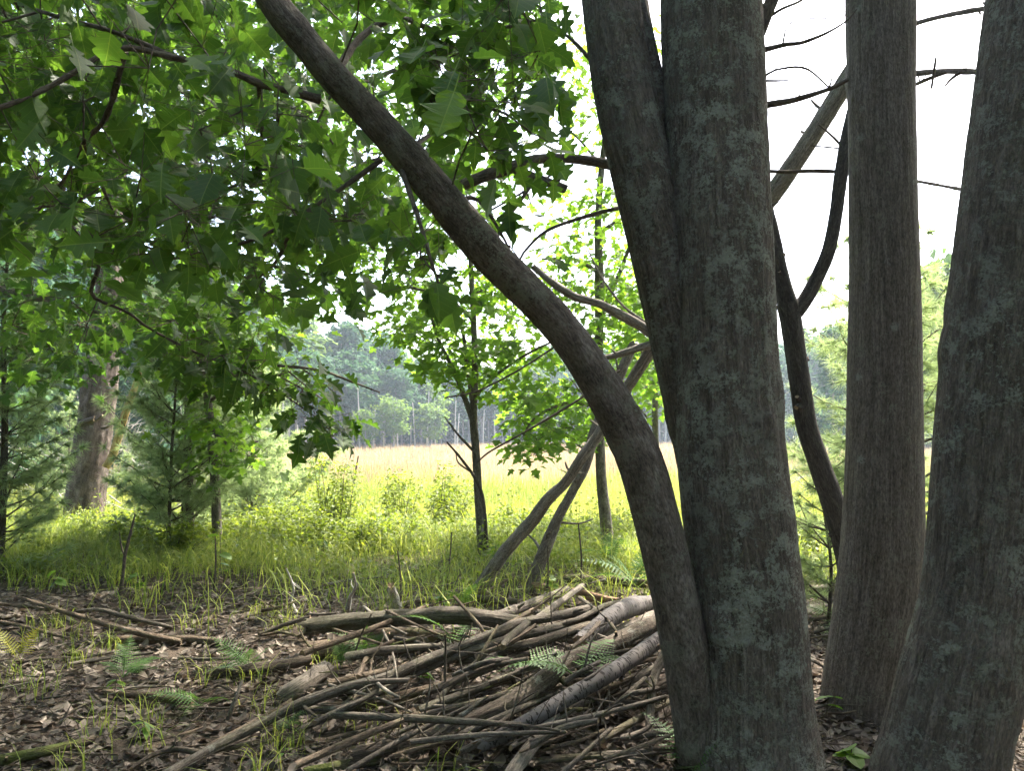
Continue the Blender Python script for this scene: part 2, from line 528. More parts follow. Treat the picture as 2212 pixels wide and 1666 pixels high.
MB['pine'] = mat_bark('pine_bark', (.022, .016, .012), (.085, .065, .052), (.17, .14, .118), .15, 13, .2, 1.0)
MB['grey'] = mat_bark('weathered_wood', (.032, .025, .019), (.075, .062, .049), (.155, .134, .110), .5, 50, .07, .6, moss=.15)
MB['tan'] = mat_bark('tan_wood', (.03, .022, .016), (.072, .056, .042), (.145, .118, .09), .5, 45, .08, .6, moss=.2)
MB['brown'] = mat_bark('brown_wood', (.045, .03, .02), (.10, .072, .05), (.18, .14, .10), .15, 36, .15, .8, moss=.35)
MB['pale'] = mat_bark('pale_wood', (.07, .056, .043), (.14, .119, .094), (.24, .21, .175), .2, 50, .06, .5, blotch=.3)
MB['deadwood'] = mat_bark('dead_wood', (.07, .058, .047), (.16, .138, .114), (.29, .26, .225), .4, 40, .08, .6)
MB['red'] = mat_bark('red_wood', (.09, .05, .03), (.19, .115, .07), (.28, .19, .13), 0, 45, .08, .6)
MB['mossy'] = mat_bark('mossy_wood', (.03, .022, .016), (.065, .048, .034), (.11, .085, .06), .1, 30, .2, .8, moss=.8)
MB['yellow'] = mat_bark('yellow_stem', (.16, .11, .04), (.27, .19, .07), (.34, .26, .12), 0, 30, .2, .4)
MB['snag'] = mat_bark('snag_wood', (.22, .20, .17), (.38, .35, .31), (.5, .47, .43), 0, 30, .1, .3)
MB['far'] = mat_bark('far_bark', (.14, .125, .11), (.25, .23, .21), (.37, .345, .32), 0, 10, .2, .3)
MB['birch'] = mat_birch('birch_bark')

def mat_ground():
    m = NT('ground')
    pos = m.n('NewGeometry').outputs['Position']
    sp = m.n('SeparateXYZ', {0: pos})
    n1 = m.noise(pos, 1.4, 5, .6)
    n2 = m.noise(pos, 22, 6, .7)
    n3 = m.noise(pos, 70, 3, .6)
    lit = m.ramp(n2, [(.3, (.03, .023, .017)), (.55, (.08, .062, .047)), (.75, (.18, .145, .115))])
    soil = m.ramp(n2, [(.3, (.022, .017, .012)), (.7, (.07, .053, .039))])
    lit = m.mix(m.ramp(n1, [(.42, 0.0), (.62, .8)]), lit, soil)
    mea = m.ramp(n2, [(.3, (.06, .075, .02)), (.7, (.16, .17, .05))])
    fy = m.math('ADD', sp.outputs[1], m.math('MULTIPLY', m.math('SUBTRACT', n1, .5), 3.0))
    f = m.ramp(m.math('DIVIDE', m.math('SUBTRACT', fy, 6.5), 6.0), [(0, 0.0), (1, 1.0)])
    col = m.mix(f, lit, mea)
    bp = m.n('Bump', {'Height': m.math('ADD', n2, m.math('MULTIPLY', n3, .4)), 'Strength': .8, 'Distance': .03}).outputs[0]
    return m.surf(m.n('BsdfPrincipled', {'Base Color': col, 'Roughness': .95, 'Specular IOR Level': .1, 'Normal': bp}).outputs[0])

# ------------------------------------------------------------------ ground: one sheet to the horizon
def axis(lo, hi, n, k):
    t = np.linspace(-1, 1, n)
    a = np.sinh(t * k) / math.sinh(k)
    return np.where(a < 0, -a * lo, a * hi)
gx = axis(-420, 420, 230, 6.2)
gy = axis(-300, 420, 240, 6.2) + 4.0
X, Y = np.meshgrid(gx, gy)
GV = np.stack([X, Y, gz(X, Y)], -1).reshape(-1, 3)
ii = np.arange(len(gy) - 1)[:, None] * len(gx) + np.arange(len(gx) - 1)[None]
GQ = np.stack([ii, ii + 1, ii + len(gx) + 1, ii + len(gx)], -1).reshape(-1, 4)
solo('ground', Geo().add(GV, Q=GQ), mat_ground(), kind='structure')

# ------------------------------------------------------------------ bark relief
def bark_disp(amp, fs=38.0, along=3.0, lump=.012):
    def f(b, r):
        q = b * np.array([fs, fs, along])
        n = fbm(q, 11, 3)
        ridge = (1 - np.abs(n)) - .6
        r0 = float(np.median(np.hypot(b[:, 0] - b[:, 0].mean(), b[:, 1] - b[:, 1].mean())))
        kq = np.random.default_rng(int(abs(b[0, 2]) * 10) + 5)
        knots = 0
        if lump > .0095:
            for _ in range(14):
                a_ = kq.uniform(0, 6.28)
                c_ = np.array([b[:, 0].mean() + math.cos(a_) * r0, b[:, 1].mean() + math.sin(a_) * r0, kq.uniform(b[:, 2].min(), b[:, 2].max())])
                dd = np.linalg.norm((b - c_) * np.array([1, 1, .7]), axis=1) / (r0 * kq.uniform(.2, .4))
                knots = knots + r0 * kq.uniform(.05, .13) * (np.exp(-dd ** 2) - .6 * np.exp(-(dd * 2.4) ** 2))
        ridge = ridge + knots / amp
        return amp * ridge + lump * vnoise(b * np.array([5, 5, 1.6]), 21) + amp * .5 * vnoise(b * np.array([90, 90, 25]), 31)
    return f

def px_path(pts):
    """[(u, v, depth, width_px)] -> points and radii"""
    P = np.array([at(u, v, d) for u, v, d, _ in pts])
    r = np.array([w / FPX * d / 2 for _, _, d, w in pts])
    return P, r

def root_flare(amount, top, seed):
    ph = seed * 1.7
    def f(s, a):
        k = np.exp(-s / top)
        return 1 + amount * k * (0.55 + 0.45 * np.sin(a * 4 + ph) + .25 * np.sin(a * 7 + ph * 2))
    return f

def branch_px(G, pts, nseg=7, step=.04, seed=0, disp=True):
    P, r = px_path(pts)
    d = (lambda b, rr: rr * (.16 * vnoise(b * np.array([30, 30, 14]), 3) + .10 * vnoise(b * np.array([10, 10, 5]), 5))) if disp else None
    tube(G, P, r, nseg, step, d, True, .6, seed)
    return P, r

def stubs(G, P, r, n, seed, L=(.03, .12), rr=.35):
    q = np.random.default_rng(seed)
    for k in range(n):
        i = q.integers(1, len(P) - 1)
        t = nrm(P[i] - P[i - 1])
        d = nrm(np.cross(t, q.normal(size=3)) + t * q.uniform(.1, .8))
        l = q.uniform(*L)
        a = r[i] * rr * q.uniform(.5, 1)
        tube(G, [P[i], P[i] + d * l * .6, P[i] + d * l + q.normal(size=3) * l * .15], [a, a * .8, a * .5], 6, .03, None, True, .8, seed + k)

# ------------------------------------------------------------------ branching from scaffold to leaf anchors
def grow(nodes, anchors, tip=.0016, expo=2.5, sag=.05, q=None, seg=.22):
    """nodes: list of scaffold points (roots). Returns edges [(p0,p1,r0,r1)] and the arrival direction at every anchor"""
    q = q or np.random.default_rng(1)
    P = [np.asarray(n, float) for n in nodes]
    par = [-1] * len(P)
    dist = np.min(np.linalg.norm(anchors[:, None] - np.array(P)[None], axis=2), axis=1)
    order = np.argsort(dist)
    arr = np.zeros_like(anchors)
    buf = np.zeros((len(P) + len(anchors) * 12, 3))
    buf[:len(P)] = np.array(P)
    leafnode = {}
    for k in order:
        a = anchors[k]
        n = len(P)
        dd = np.linalg.norm(buf[:n] - a, axis=1)
        i = int(np.argmin(dd))
        L = dd[i]
        m = int(np.clip(round(L / seg), 1, 6))
        p0 = buf[i].copy()
        last = i
        side = q.normal(size=3) * L * .10
        for j in range(1, m + 1):
            t = j / m
            p = p0 * (1 - t) + a * t + (side + np.array([0, 0, sag * L])) * math.sin(t * math.pi)
            if j == m: p = a
            buf[len(P)] = p
            P.append(p); par.append(last)
            last = len(P) - 1
        arr[k] = nrm(P[last] - buf[par[last]])
        leafnode[last] = k
    n = len(P)
    rp = np.zeros(n)
    for i in range(n - 1, -1, -1):
        if rp[i] == 0: rp[i] = tip ** expo
        if par[i] >= 0: rp[par[i]] += rp[i]
    r = rp ** (1 / expo)
    E = [(P[par[i]], P[i], min(r[par[i]], r[i] * 1.25), r[i]) for i in range(n) if par[i] >= 0]
    return E, arr

def sticks(G, E, nseg=5, minr=0.0):
    if not E: return
    A = np.array([e[0] for e in E]); B = np.array([e[1] for e in E])
    ra = np.array([e[2] for e in E]); rb = np.array([e[3] for e in E])
    ra = np.maximum(ra, minr); rb = np.maximum(rb, minr)
    t = nrm(B - A)
    B = B + t * rb[:, None] * .5
    ref = np.where(np.abs(t[:, 2:3]) > .9, np.array([[1.0, 0, 0]]), np.array([[0, 0, 1.0]]))
    n = nrm(np.cross(t, ref)); b = np.cross(t, n)
    ang = np.linspace(0, 2 * math.pi, nseg, endpoint=False)
    c = np.cos(ang)[None, :, None] * n[:, None] + np.sin(ang)[None, :, None] * b[:, None]
    V = np.concatenate([A[:, None] + c * ra[:, None, None], B[:, None] + c * rb[:, None, None]], 1)
    j = np.arange(nseg); j2 = (j + 1) % nseg
    f = np.stack([j, j2, j2 + nseg, j + nseg], 1)
    Q = f[None] + (np.arange(len(E)) * 2 * nseg)[:, None, None]
    L = np.linalg.norm(B - A, axis=1)
    rad = np.cos(ang)[None] * ra[:, None]; rad2 = np.sin(ang)[None] * ra[:, None]
    s0 = np.broadcast_to((np.arange(len(E)) * .37)[:, None], rad.shape)
    bk = np.concatenate([np.stack([rad, rad2, s0], -1), np.stack([rad, rad2, s0 + L[:, None]], -1)], 1)
    G.add(V.reshape(-1, 3), Q=Q.reshape(-1, 4), bark=bk.reshape(-1, 3))

def sample_px(polys, n, drange, q, gap=0.0, gs=3.0, seed=0, bias=1.0):
    """n points in the volume seen through pixel polygons between two depths; gap thins by 3-D noise"""
    out = []
    us = np.array([p for poly in polys for p in poly])
    lo, hi = us.min(0), us.max(0)
    while len(out) < n:
        u = q.uniform(lo[0], hi[0], 2000); v = q.uniform(lo[1], hi[1], 2000)
        ok = np.zeros(2000, bool)
        for poly in polys: ok |= in_poly(u, v, poly)
        d = drange[0] + (drange[1] - drange[0]) * q.uniform(0, 1, 2000) ** bias
        r = np.array([ray(a, b) for a, b in zip(u[ok], v[ok])])
        if not len(r): continue
        P = np.array([0, 0, CAMZ]) + r * (d[ok] / r[:, 1])[:, None]
        if gap: P = P[vnoise(P * gs, seed + 50) > gap - 1 + q.uniform(-.3, .3, len(P))]
        out += list(P)
    return np.array(out[:n])

def leaves_at(anchors, arr, k, size, q, spread=.16, droop=(.2, 1.2), rollsd=.5):
    n = len(anchors)
    idx = np.repeat(np.arange(n), k)
    m = len(idx)
    off = q.normal(size=(m, 3)) * spread * np.array([1, 1, .55])
    P = anchors[idx] + off
    out = nrm(off) + arr[idx] * .6 + q.normal(size=(m, 3)) * .35
    Rm = leaf_R(out, q.uniform(droop[0], droop[1], m), q.normal(size=m) * rollsd)
    sc = size * q.uniform(.65, 1.25, m)
    # petiole stalk from twig to blade
    E = [(anchors[idx[i]], P[i] - Rm[i][:, 0] * sc[i] * .30 + Rm[i][:, 2] * sc[i] * .09, .0012, .0010) for i in range(m)]
    return P, Rm, sc, E

def hang_leaves(root, P, Rm, sc, temps, mats, nparts, name='leaf', simple=None, stuff_name='foliage', exclude=None):
    """the nparts leaves that show largest become parts; the others one stuff part"""
    u, v, f = proj(P)
    vis = in_frame(P, 10)
    score = np.where(vis, sc / np.maximum(f, .2), -1)
    order = np.argsort(-score)
    pick = order[:nparts]
    pick = pick[score[pick] > 0]
    mel = []
    for k, (tv, tf) in enumerate(temps):
        mel.append(Geo().add(tv, T=tf, bark=tv * np.array([1, 1, 0]) + np.array([0, 0, 1.0])).mesh(name, mats, smooth=False))
    org = np.array(root.location)
    q = np.random.default_rng(3)
    for i in pick:
        o = bpy.data.objects.new(name, mel[q.integers(len(mel))])
        COL.objects.link(o)
        o.parent = root
        M4 = np.eye(4)
        M4[:3, :3] = Rm[i] * sc[i]
        M4[:3, 3] = P[i] - org
        o.matrix_basis = Matrix(M4.tolist())
    rest = np.ones(len(P), bool)
    rest[pick] = False
    if rest.any():
        G = Geo()
        scatter(G, simple or temps, P[rest], Rm[rest], sc[rest], q.uniform(0, 1, rest.sum()))
        part(stuff_name, G, mats, root, smooth=False, kind='stuff')

def cluster_crown(q, center, radii, ncl, per, csd):
    """leaf positions in uneven clumps through an ellipsoid"""
    d = nrm(q.normal(size=(ncl, 3)))
    C = np.array(center) + d * np.array(radii) * (q.uniform(.25, 1, ncl) ** .5)[:, None]
    P = (C[:, None] + q.normal(size=(ncl, per, 3)) * csd * np.array([1, 1, .6])).reshape(-1, 3)
    return P, C

def top_crown(root, scaffold, center, radii, ncl, per, csd, size, mat, seed, temps=T_QUAD, bark='twig'):
    q = np.random.default_rng(seed)
    P, C = cluster_crown(q, center, radii, ncl, per, csd)
    keep = ~in_frame(P, 30)
    P = P[keep]
    C = C[~in_frame(C, 120)]
    E, arr = grow(scaffold, C, .006, 2.4, .03, q, .8)
    G = Geo(); sticks(G, E, 6)
    part('limbs', G, MB[bark], root)
    n = len(P)
    Rm = leaf_R(q.normal(size=(n, 3)), q.uniform(0, 1.0, n), q.normal(size=n) * .5)
    G = Geo()
    scatter(G, temps, P, Rm, size * q.uniform(.7, 1.3, n), q.uniform(0, 1, n))
    part('crown', G, mat, root, smooth=False, kind='stuff')

# ================================================================== the big trees on the right
def upward(P, r, top, lean=(0, 0), r_top=.08):
    """continue a stem above the frame"""
    d = nrm(P[-1] - P[-3 if len(P) > 2 else 0])
    d = nrm(d + np.array([lean[0], lean[1], 0.0]))
    out, rr = [], []
    z0 = P[-1][2]
    for t in (.33, .66, 1.0):
        k = (top - z0) * t / max(d[2], .3)
        out.append(P[-1] + d * k)
        rr.append(r[-1] * (1 - t) + r_top * t)
    return np.vstack([P, out]), np.concatenate([r, rr])

# ---- main tree: upright stem, forked left stem, leaning stem
D0 = 3.1
base = gp(1632, 1625)
T1 = thing('maple_tree', base, 'large lichen-covered tree whose leaning stem crosses the picture to the upper left', 'tree')
P, r = px_path([(1640, 1690, D0, 285), (1632, 1600, D0, 262), (1628, 1500, D0, 238), (1618, 1300, D0, 226), (1585, 1050, D0 + .02, 228),
                (1568, 800, D0 + .04, 224), (1556, 550, D0 + .06, 218), (1545, 300, D0 + .08, 214), (1533, 50, D0 + .1, 218), (1526, -150, D0 + .12, 212)])
Pm, rm = upward(P, r, 11.0)
G = Geo(); tube(G, Pm[:11], rm[:11], 130, .014, bark_disp(.0035, 46, 2.2, .016), False, 0, 1, flare=root_flare(.09, .12, 1))
part('trunk', G, MB['maple'], T1)
G = Geo(); tube(G, Pm[9:], rm[9:], 24, .1, bark_disp(.006), False, 0, 2)
part('upper_trunk', G, MB['maple'], T1)
P, r = px_path([(1560, 1250, D0 + .16, 120), (1530, 1050, D0 + .15, 125), (1492, 850, D0 + .14, 128), (1455, 650, D0 + .12, 132), (1408, 450, D0 + .12, 138),
                (1372, 300, D0 + .12, 142), (1340, 150, D0 + .14, 140), (1318, 0, D0 + .15, 132), (1300, -150, D0 + .16, 126)])
Pl, rl = upward(P, r, 9.0)
G = Geo(); tube(G, Pl[:10], rl[:10], 84, .016, bark_disp(.003, 46, 2.2, .012), False, 0, 3)
tube(G, Pl[8:], rl[8:], 20, .1, None, False, 0, 4)
part('left_stem', G, MB['right'], T1)
P, r = px_path([(1452, 300, D0 + .17, 40), (1428, 235, D0 + .16, 50), (1408, 160, D0 + .18, 52), (1385, 60, D0 + .2, 52), (1365, -40, D0 + .22, 50), (1340, -200, D0 + .25, 46)])
P, r = upward(P, r, 7.0, r_top=.02)
G = Geo(); tube(G, P, r, 28, .02, bark_disp(.004), True, .3, 5)
part('side_stem', G, MB['right'], T1)
lean_px = [(1508, 1640, D0 - .02, 90), (1500, 1550, D0 - .03, 92), (1478, 1400, D0 - .06, 94), (1448, 1250, D0 - .08, 92), (1418, 1120, D0 - .1, 88), (1384, 1000, D0 - .12, 88),
           (1337, 900, D0 - .14, 87), (1278, 800, D0 - .16, 84), (1205, 700, D0 - .18, 80), (1118, 610, D0 - .2, 76), (1057, 549, D0 - .22, 73), (965, 440, D0 - .25, 70),
           (872, 330, D0 - .28, 68), (795, 245, D0 - .3, 66), (720, 165, D0 - .32, 64), (660, 92, D0 - .34, 62), (605, 25, D0 - .36, 60), (560, -50, D0 - .38, 57), (500, -180, D0 - .4, 54)]
P, r = px_path(lean_px)
Pn, rn = upward(P, r, 5.2, (-.15, -.05), .03)
G = Geo(); tube(G, Pn[:19], rn[:19], 72, .015, bark_disp(.0025, 30, 7, .013), False, 0, 6)
tube(G, Pn[17:], rn[17:], 16, .08, None, False, 0, 7)
part('leaning_stem', G, MB['lean'], T1)
# dead limbs of the main tree seen against the sky
def dead(root, lists, depth, mat='twig', name='dead_branch', seed=0, nst=2):
    for k, pts in enumerate(lists):
        G = Geo()
        P, r = branch_px(G, [(u, v, depth + (dd[0] if dd else 0), w_) for (u, v, w_, *dd) in pts], 8, .03, seed + k)
        if len(P) > 2 and nst: 
            Pr, rr, _ = resample(P, r, .05)
            if len(Pr) > 4: stubs(G, Pr, rr, nst, seed + k, (.03, .09), .6)
        part(name, G, MB[mat], root)
dead(T1, [[(1620, 115, 12), (1696, 96, 10), (1731, 92, 8), (1785, 71, 6), (1829, 44, 4), (1850, 20, 3)],
          [(1691, 94, 4), (1700, 58, 3), (1727, 39, 3), (1776, 40, 2.5), (1825, 32, 2)],
          [(1630, 90, 34), (1655, 30, 28), (1675, -20, 26), (1700, -90, 20)],
          [(1655, 40, 7), (1690, 18, 6), (1731, 0, 5), (1760, -30, 3)],
          [(1625, 180, 8), (1651, 164, 6), (1682, 149, 5), (1740, 147, 5), (1789, 187, 3.5)],
          [(1640, 174, 6), (1690, 174, 4), (1710, 172, 2)],
          [(1625, 232, 14), (1653, 227, 14), (1718, 215, 13), (1793, 191, 10), (1830, 172, 8)],
          [(1655, 480, 8), (1665, 445, 7), (1682, 436, 4)]], D0 + .2, 'twig', seed=20)
dead(T1, [[(1360, 370, 24), (1300, 352, 22), (1245, 344, 20), (1172, 343, 24), (1106, 361, 26), (1030, 386, 26), (1000, 400, 24)],
          [(1106, 364, 20), (1160, 385, 22), (1221, 409, 22)],
          [(1150, 395, 9), (1120, 440, 8), (1083, 488, 6), (1075, 520, 4)],
          [(1205, 369, 5), (1130, 415, 5), (1053, 458, 4)],
          [(1380, 442, 10), (1300, 458, 9), (1188, 495, 8), (1135, 541, 6), (1120, 570, 4)],
          [(1290, 145, 10), (1240, 90, 9), (1190, 50, 7), (1160, 10, 5)]], D0 + .5, 'sapling', seed=40)

# ---- second and third trunks
b3 = gp(1865, 1530)
T3 = thing('straight_trunk_tree', b3, 'straight smooth-barked tree rising between the lichened trunk and the right-hand leaning one', 'tree')
D3 = 3.75
P, r = px_path([(1850, 1640, D3, 182), (1860, 1560, D3, 172), (1868, 1480, D3, 166), (1890, 1350, D3, 168), (1903, 1200, D3, 162), (1909, 1000, D3, 152), (1913, 800, D3, 146), (1912, 600, D3, 143),
                (1907, 400, D3, 141), (1902, 200, D3, 141), (1899, 0, D3, 142), (1896, -200, D3, 138)])
P3, r3 = upward(P, r, 11.5)
G = Geo(); tube(G, P3[:13], r3[:13], 96, .016, bark_disp(.002, 50, 1.8, .010), False, 0, 8, flare=root_flare(.05, .12, 2))
tube(G, P3[11:], r3[11:], 20, .1, None, False, 0, 9)
part('trunk', G, MB['smooth'], T3)
b4 = gp(2030, 1690)
T4 = thing('leaning_trunk_tree', b4, 'thick flaky-barked tree at the right edge, leaning away to the right', 'tree')
D4 = 2.95
P, r = px_path([(2010, 1760, D4, 250), (2022, 1680, D4, 238), (2040, 1600, D4, 232), (2070, 1450, D4, 226), (2100, 1300, D4, 214), (2120, 1100, D4, 210), (2132, 950, D4, 210), (2150, 750, D4, 210), (2178, 500, D4, 208),
                (2208, 250, D4, 205), (2240, 0, D4, 200), (2268, -200, D4, 190)])
P4, r4 = upward(P, r, 10.5)
G = Geo(); tube(G, P4[:13], r4[:13], 120, .014, bark_disp(.0035, 42, 3.4, .014), False, 0, 10, flare=root_flare(.06, .12, 3))
tube(G, P4[11:], r4[11:], 20, .1, None, False, 0, 11)
part('trunk', G, MB['right'], T4)
dead(T4, [[(2200, 2, 16, 0), (2160, 13, 12, .2), (2100, 22, 12, .5), (2029, 36, 12, .9), (1969, 53, 11, 1.2), (1930, 70, 10, 1.4)],
          [(2200, 152, 16, 0), (2136, 156, 14, .3), (2051, 153, 14, .8), (1970, 159, 13, 1.2), (1900, 168, 11, 1.5)],
          [(2045, 156, 8, .82), (2005, 170, 8, .9), (1960, 190, 7, 1.2)],
          [(2022, 122, 4, .78), (2018, 150, 6, .8), (2012, 191, 5, .82)],
          [(2120, 415, 8, .2), (2087, 411, 7, .4), (2051, 404, 7, .7), (1980, 391, 6, 1.1), (1940, 384, 5, 1.3)]], D4, 'twig', seed=60)
# ---- forked dark sapling between the trunks
bS = at(1850, 1290, 4.9)
T5 = thing('forked_sapling', bS, 'slim dark forked sapling seen between the two thick trunks', 'tree')
DS = 4.9
G = Geo()
P, r = px_path([(1858, 1330, DS, 60), (1832, 1200, DS, 56), (1800, 1090, DS, 52), (1765, 990, DS, 48), (1742, 920, DS, 47), (1728, 830, DS, 46), (1718, 760, DS, 46), (1708, 690, DS, 48), (1700, 655, DS, 48)])
Pr, rr = tube(G, P, r, 28, .03, bark_disp(.003, 40, 8, .008), False, 0, 12)
stubs(G, Pr, rr, 9, 5, (.05, .10), .5)
part('trunk', G, MB['darkstem'], T5)
for k, pts in enumerate([[(1706, 675, 46), (1690, 620, 40), (1675, 550, 36), (1662, 490, 34), (1640, 400, 32), (1600, 260, 28), (1560, 80, 22), (1540, -120, 16)],
                         [(1712, 680, 40), (1738, 650, 34), (1765, 600, 32), (1790, 540, 30), (1806, 460, 28), (1815, 390, 27), (1830, 300, 26), (1860, 150, 24), (1885, -80, 18)]]):
    G = Geo()
    P, r = px_path([(u, v, DS, w_) for u, v, w_ in pts])
    Pr, rr = tube(G, P, r, 20, .03, bark_disp(.003, 40, 8, .006), True, .3, 13 + k)
    stubs(G, Pr, rr, 10, 9 + k, (.03, .08), .5)
    part('fork_limb', G, MB['darkstem'], T5)
dead(T5, [[(1822, 320, 6), (1800, 296, 5), (1769, 269, 4)], [(1826, 322, 4), (1790, 318, 4), (1750, 314, 3)],
          [(1640, 368, 8), (1700, 371, 9), (1762, 369, 9), (1833, 373, 8), (1900, 385, 7)]], DS + .02, 'twig', seed=80)

# ---- long leaning dead tree caught behind the stems
bL = gp(1050, 1268)
T6 = thing('leaning_dead_tree', bL, 'long pale dead tree propped at a slant behind the leaning stem', 'dead tree')
G = Geo()
P, r = px_path([(1030, 1278, 6.6, 27), (1050, 1252, 6.55, 26), (1085, 1200, 6.5, 24), (1112, 1168, 6.45, 24), (1151, 1124, 6.4, 23), (1185, 1078, 6.35, 24), (1222, 1042, 6.3, 23), (1260, 985, 6.2, 25), (1292, 941, 6.2, 25), (1340, 862, 6.1, 25), (1382, 795, 6.0, 25), (1428, 728, 5.9, 27),
                (1540, 590, 5.7, 36), (1665, 425, 5.5, 44), (1750, 300, 5.4, 44), (1830, 172, 5.3, 42), (1900, 60, 5.2, 38), (1990, -90, 5.1, 27)])
Pr, rr = tube(G, P, r, 28, .035, bark_disp(.005, 30, 4, .012), True, .6, 16)
stubs(G, Pr, rr, 14, 21, (.04, .14), .3)
part('trunk', G, MB['deadwood'], T6)
dead(T6, [[(1432, 735, 26), (1390, 708, 24), (1340, 680, 22), (1290, 655, 20), (1240, 640, 19), (1195, 612, 16), (1150, 575, 14)],
          [(1430, 738, 20), (1380, 752, 18), (1330, 768, 14), (1290, 775, 11)],
          [(1400, 700, 7), (1345, 660, 6), (1300, 600, 5), (1270, 540, 3)]], 5.9, 'deadwood', 'dead_limb', 90)
bM = gp(1150, 1256)
T7 = thing('slanting_dead_stem', bM, 'darker dead stem slanting up to meet the pale leaning tree', 'dead tree')
G = Geo()
P, r = px_path([(1140, 1280, 6.9, 27), (1155, 1245, 6.9, 26), (1200, 1131, 6.9, 25), (1235, 1065, 6.9, 24), (1263, 1009, 6.9, 23), (1288, 925, 6.9, 22), (1330, 830, 6.9, 26), (1370, 740, 6.9, 20)])
Pr, rr = tube(G, P, r, 24, .04, bark_disp(.004, 30, 4, .01), True, .6, 18)
stubs(G, Pr, rr, 12, 33, (.08, .35), .3)
part('trunk', G, MB['sapling'], T7)

# ------------------------------------------------------------------ canopy of the leaning tree (large oak-like leaves, upper left)
q = np.random.default_rng(11)
scaf_px = [[(690, 214, 2.78), (620, 195, 2.7), (560, 180, 2.65), (490, 150, 2.6), (380, 125, 2.5), (255, 105, 2.4), (120, 180, 2.3), (0, 232, 2.2), (-150, 260, 2.1)],
           [(380, 125, 2.5), (250, 70, 2.55), (140, 40, 2.6), (30, 5, 2.65), (-120, -40, 2.7)],
           [(270, 110, 2.45), (230, 250, 2.6), (180, 310, 2.8), (130, 400, 3.0), (60, 480, 3.1)],
           [(825, 345, 2.83), (740, 405, 2.8), (640, 470, 2.75), (540, 520, 2.7), (430, 545, 2.7)],
           [(560, 180, 2.65), (565, 300, 3.2), (540, 385, 3.4), (440, 420, 3.5)],
           [(720, 165, 2.78), (780, 80, 3.0), (860, 40, 3.1), (960, 70, 3.2), (1080, 60, 3.2), (1170, 40, 3.2)],
           [(872, 330, 2.8), (930, 290, 3.1), (1000, 240, 3.3), (1080, 240, 3.4), (1150, 290, 3.4)],
           [(965, 440, 2.85), (1030, 430, 3.0), (1080, 500, 3.0), (1110, 560, 3.0)],
           [(640, 470, 2.75), (600, 560, 3.0), (560, 600, 3.1)],
           [(860, 345, 2.85), (900, 460, 2.6), (930, 560, 2.5), (950, 620, 2.5)],
           [(250, 470, 3.3), (188, 532, 3.4), (214, 569, 3.4), (198, 621, 3.4), (204, 644, 3.4), (274, 674, 3.45), (323, 710, 3.5), (420, 760, 3.5), (520, 800, 3.5), (600, 845, 3.5), (680, 900, 3.5)],
           [(180, 310, 2.8), (250, 470, 3.3)], [(214, 569, 3.4), (285, 527, 3.4), (380, 560, 3.4)]]
G = Geo()
nodes = []
for k, s_ in enumerate(scaf_px):
    Pk = catmull(np.array([at(u, v, d) for u, v, d in s_]), 4)
    wid = np.linspace(.017, .006, len(Pk)) if k in (0, 5) else np.linspace(.011, .004, len(Pk))
    if k == 10: wid = np.linspace(.011, .003, len(Pk))
    tube(G, Pk, wid, 8, .04, lambda b, rr: rr * .25 * vnoise(b * 40, 3), True, 0, 100 + k)
    nodes += list(Pk)
part('branches', G, MB['twig'], T1)
near = [[(-260, -160), (1200, -160), (1190, 100), (1150, 200), (1230, 300), (1190, 340), (1120, 290), (1040, 400), (1120, 540), (1060, 560), (980, 620), (880, 560), (760, 480), (620, 640), (500, 600), (250, 540), (120, 520), (-260, 470)]]
# sparse hole where the sky shows between the canopy and the upright stems
A1 = sample_px(near, 440, (2.1, 4.6), q, .8, 2.0, 1)
stem_uv = catmull(np.array([[a_, b_, 0.0] for a_, b_, _, _ in lean_px]), 8)[:, :2]
def clear_stem(P, m):
    u, v, f = proj(P)
    dist = np.min(np.hypot(u[:, None] - stem_uv[None, :, 0], v[:, None] - stem_uv[None, :, 1]), axis=1)
    return (dist > m) | (f > 3.1)
A1 = A1[clear_stem(A1, 100)]
hang = [[(330, 690), (430, 720), (560, 760), (640, 790), (720, 900), (735, 950), (660, 950), (600, 900), (520, 850), (400, 800)]]
A2 = np.vstack([sample_px(hang, 26, (3.3, 3.75), q), [at(690, 905, 3.5), at(712, 930, 3.5), at(672, 880, 3.5), at(655, 840, 3.5)]])
A2b = sample_px([[(0, 640), (200, 600), (420, 680), (300, 760), (100, 800), (0, 780)]], 16, (3.6, 4.6), q)
A3 = np.array([at(1150, 50, 3.0), at(1185, 90, 3.0), at(1120, 20, 3.1), at(1060, 30, 3.0), at(1190, 300, 3.2), at(1225, 320, 3.2), at(1150, 330, 3.2), at(1100, 530, 2.9), at(1130, 570, 2.9), at(950, 600, 2.4), at(920, 570, 2.45), at(560, 620, 3.0), at(590, 640, 3.0), at(1170, 215, 3.3)])
A = np.vstack([A1, A2, A2b, A3])
E, arr = grow(np.array(nodes), A, .0022, 2.6, .06, q, .16)
G = Geo(); sticks(G, E, 5)
P1, R1, s1, E1 = leaves_at(np.vstack([A1, A3]), np.vstack([arr[:len(A1)], arr[-len(A3):]]), 8, .116, q, .15, (.0, 1.25), .6)
P2, R2, s2, E2 = leaves_at(np.vstack([A2, A2b]), arr[len(A1):len(A1) + len(A2) + len(A2b)], 6, .115, q, .10, (.2, 1.3), .5)
tipu = proj(P1 + R1[:, :, 0] * s1[:, None] * .8)[0]
ck = clear_stem(P1 + R1[:, :, 0] * s1[:, None] * .5, 75) & (np.maximum(tipu, proj(P1)[0]) < 1240)
P1, R1, s1 = P1[ck], R1[ck], s1[ck]
sticks(G, [e for e, c_ in zip(E1, ck) if c_] + E2, 4)
part('twigs', G, MB['twig'], T1, kind='stuff')
hang_leaves(T1, P1, R1, s1, T_OAK, ML['oak'], 190)
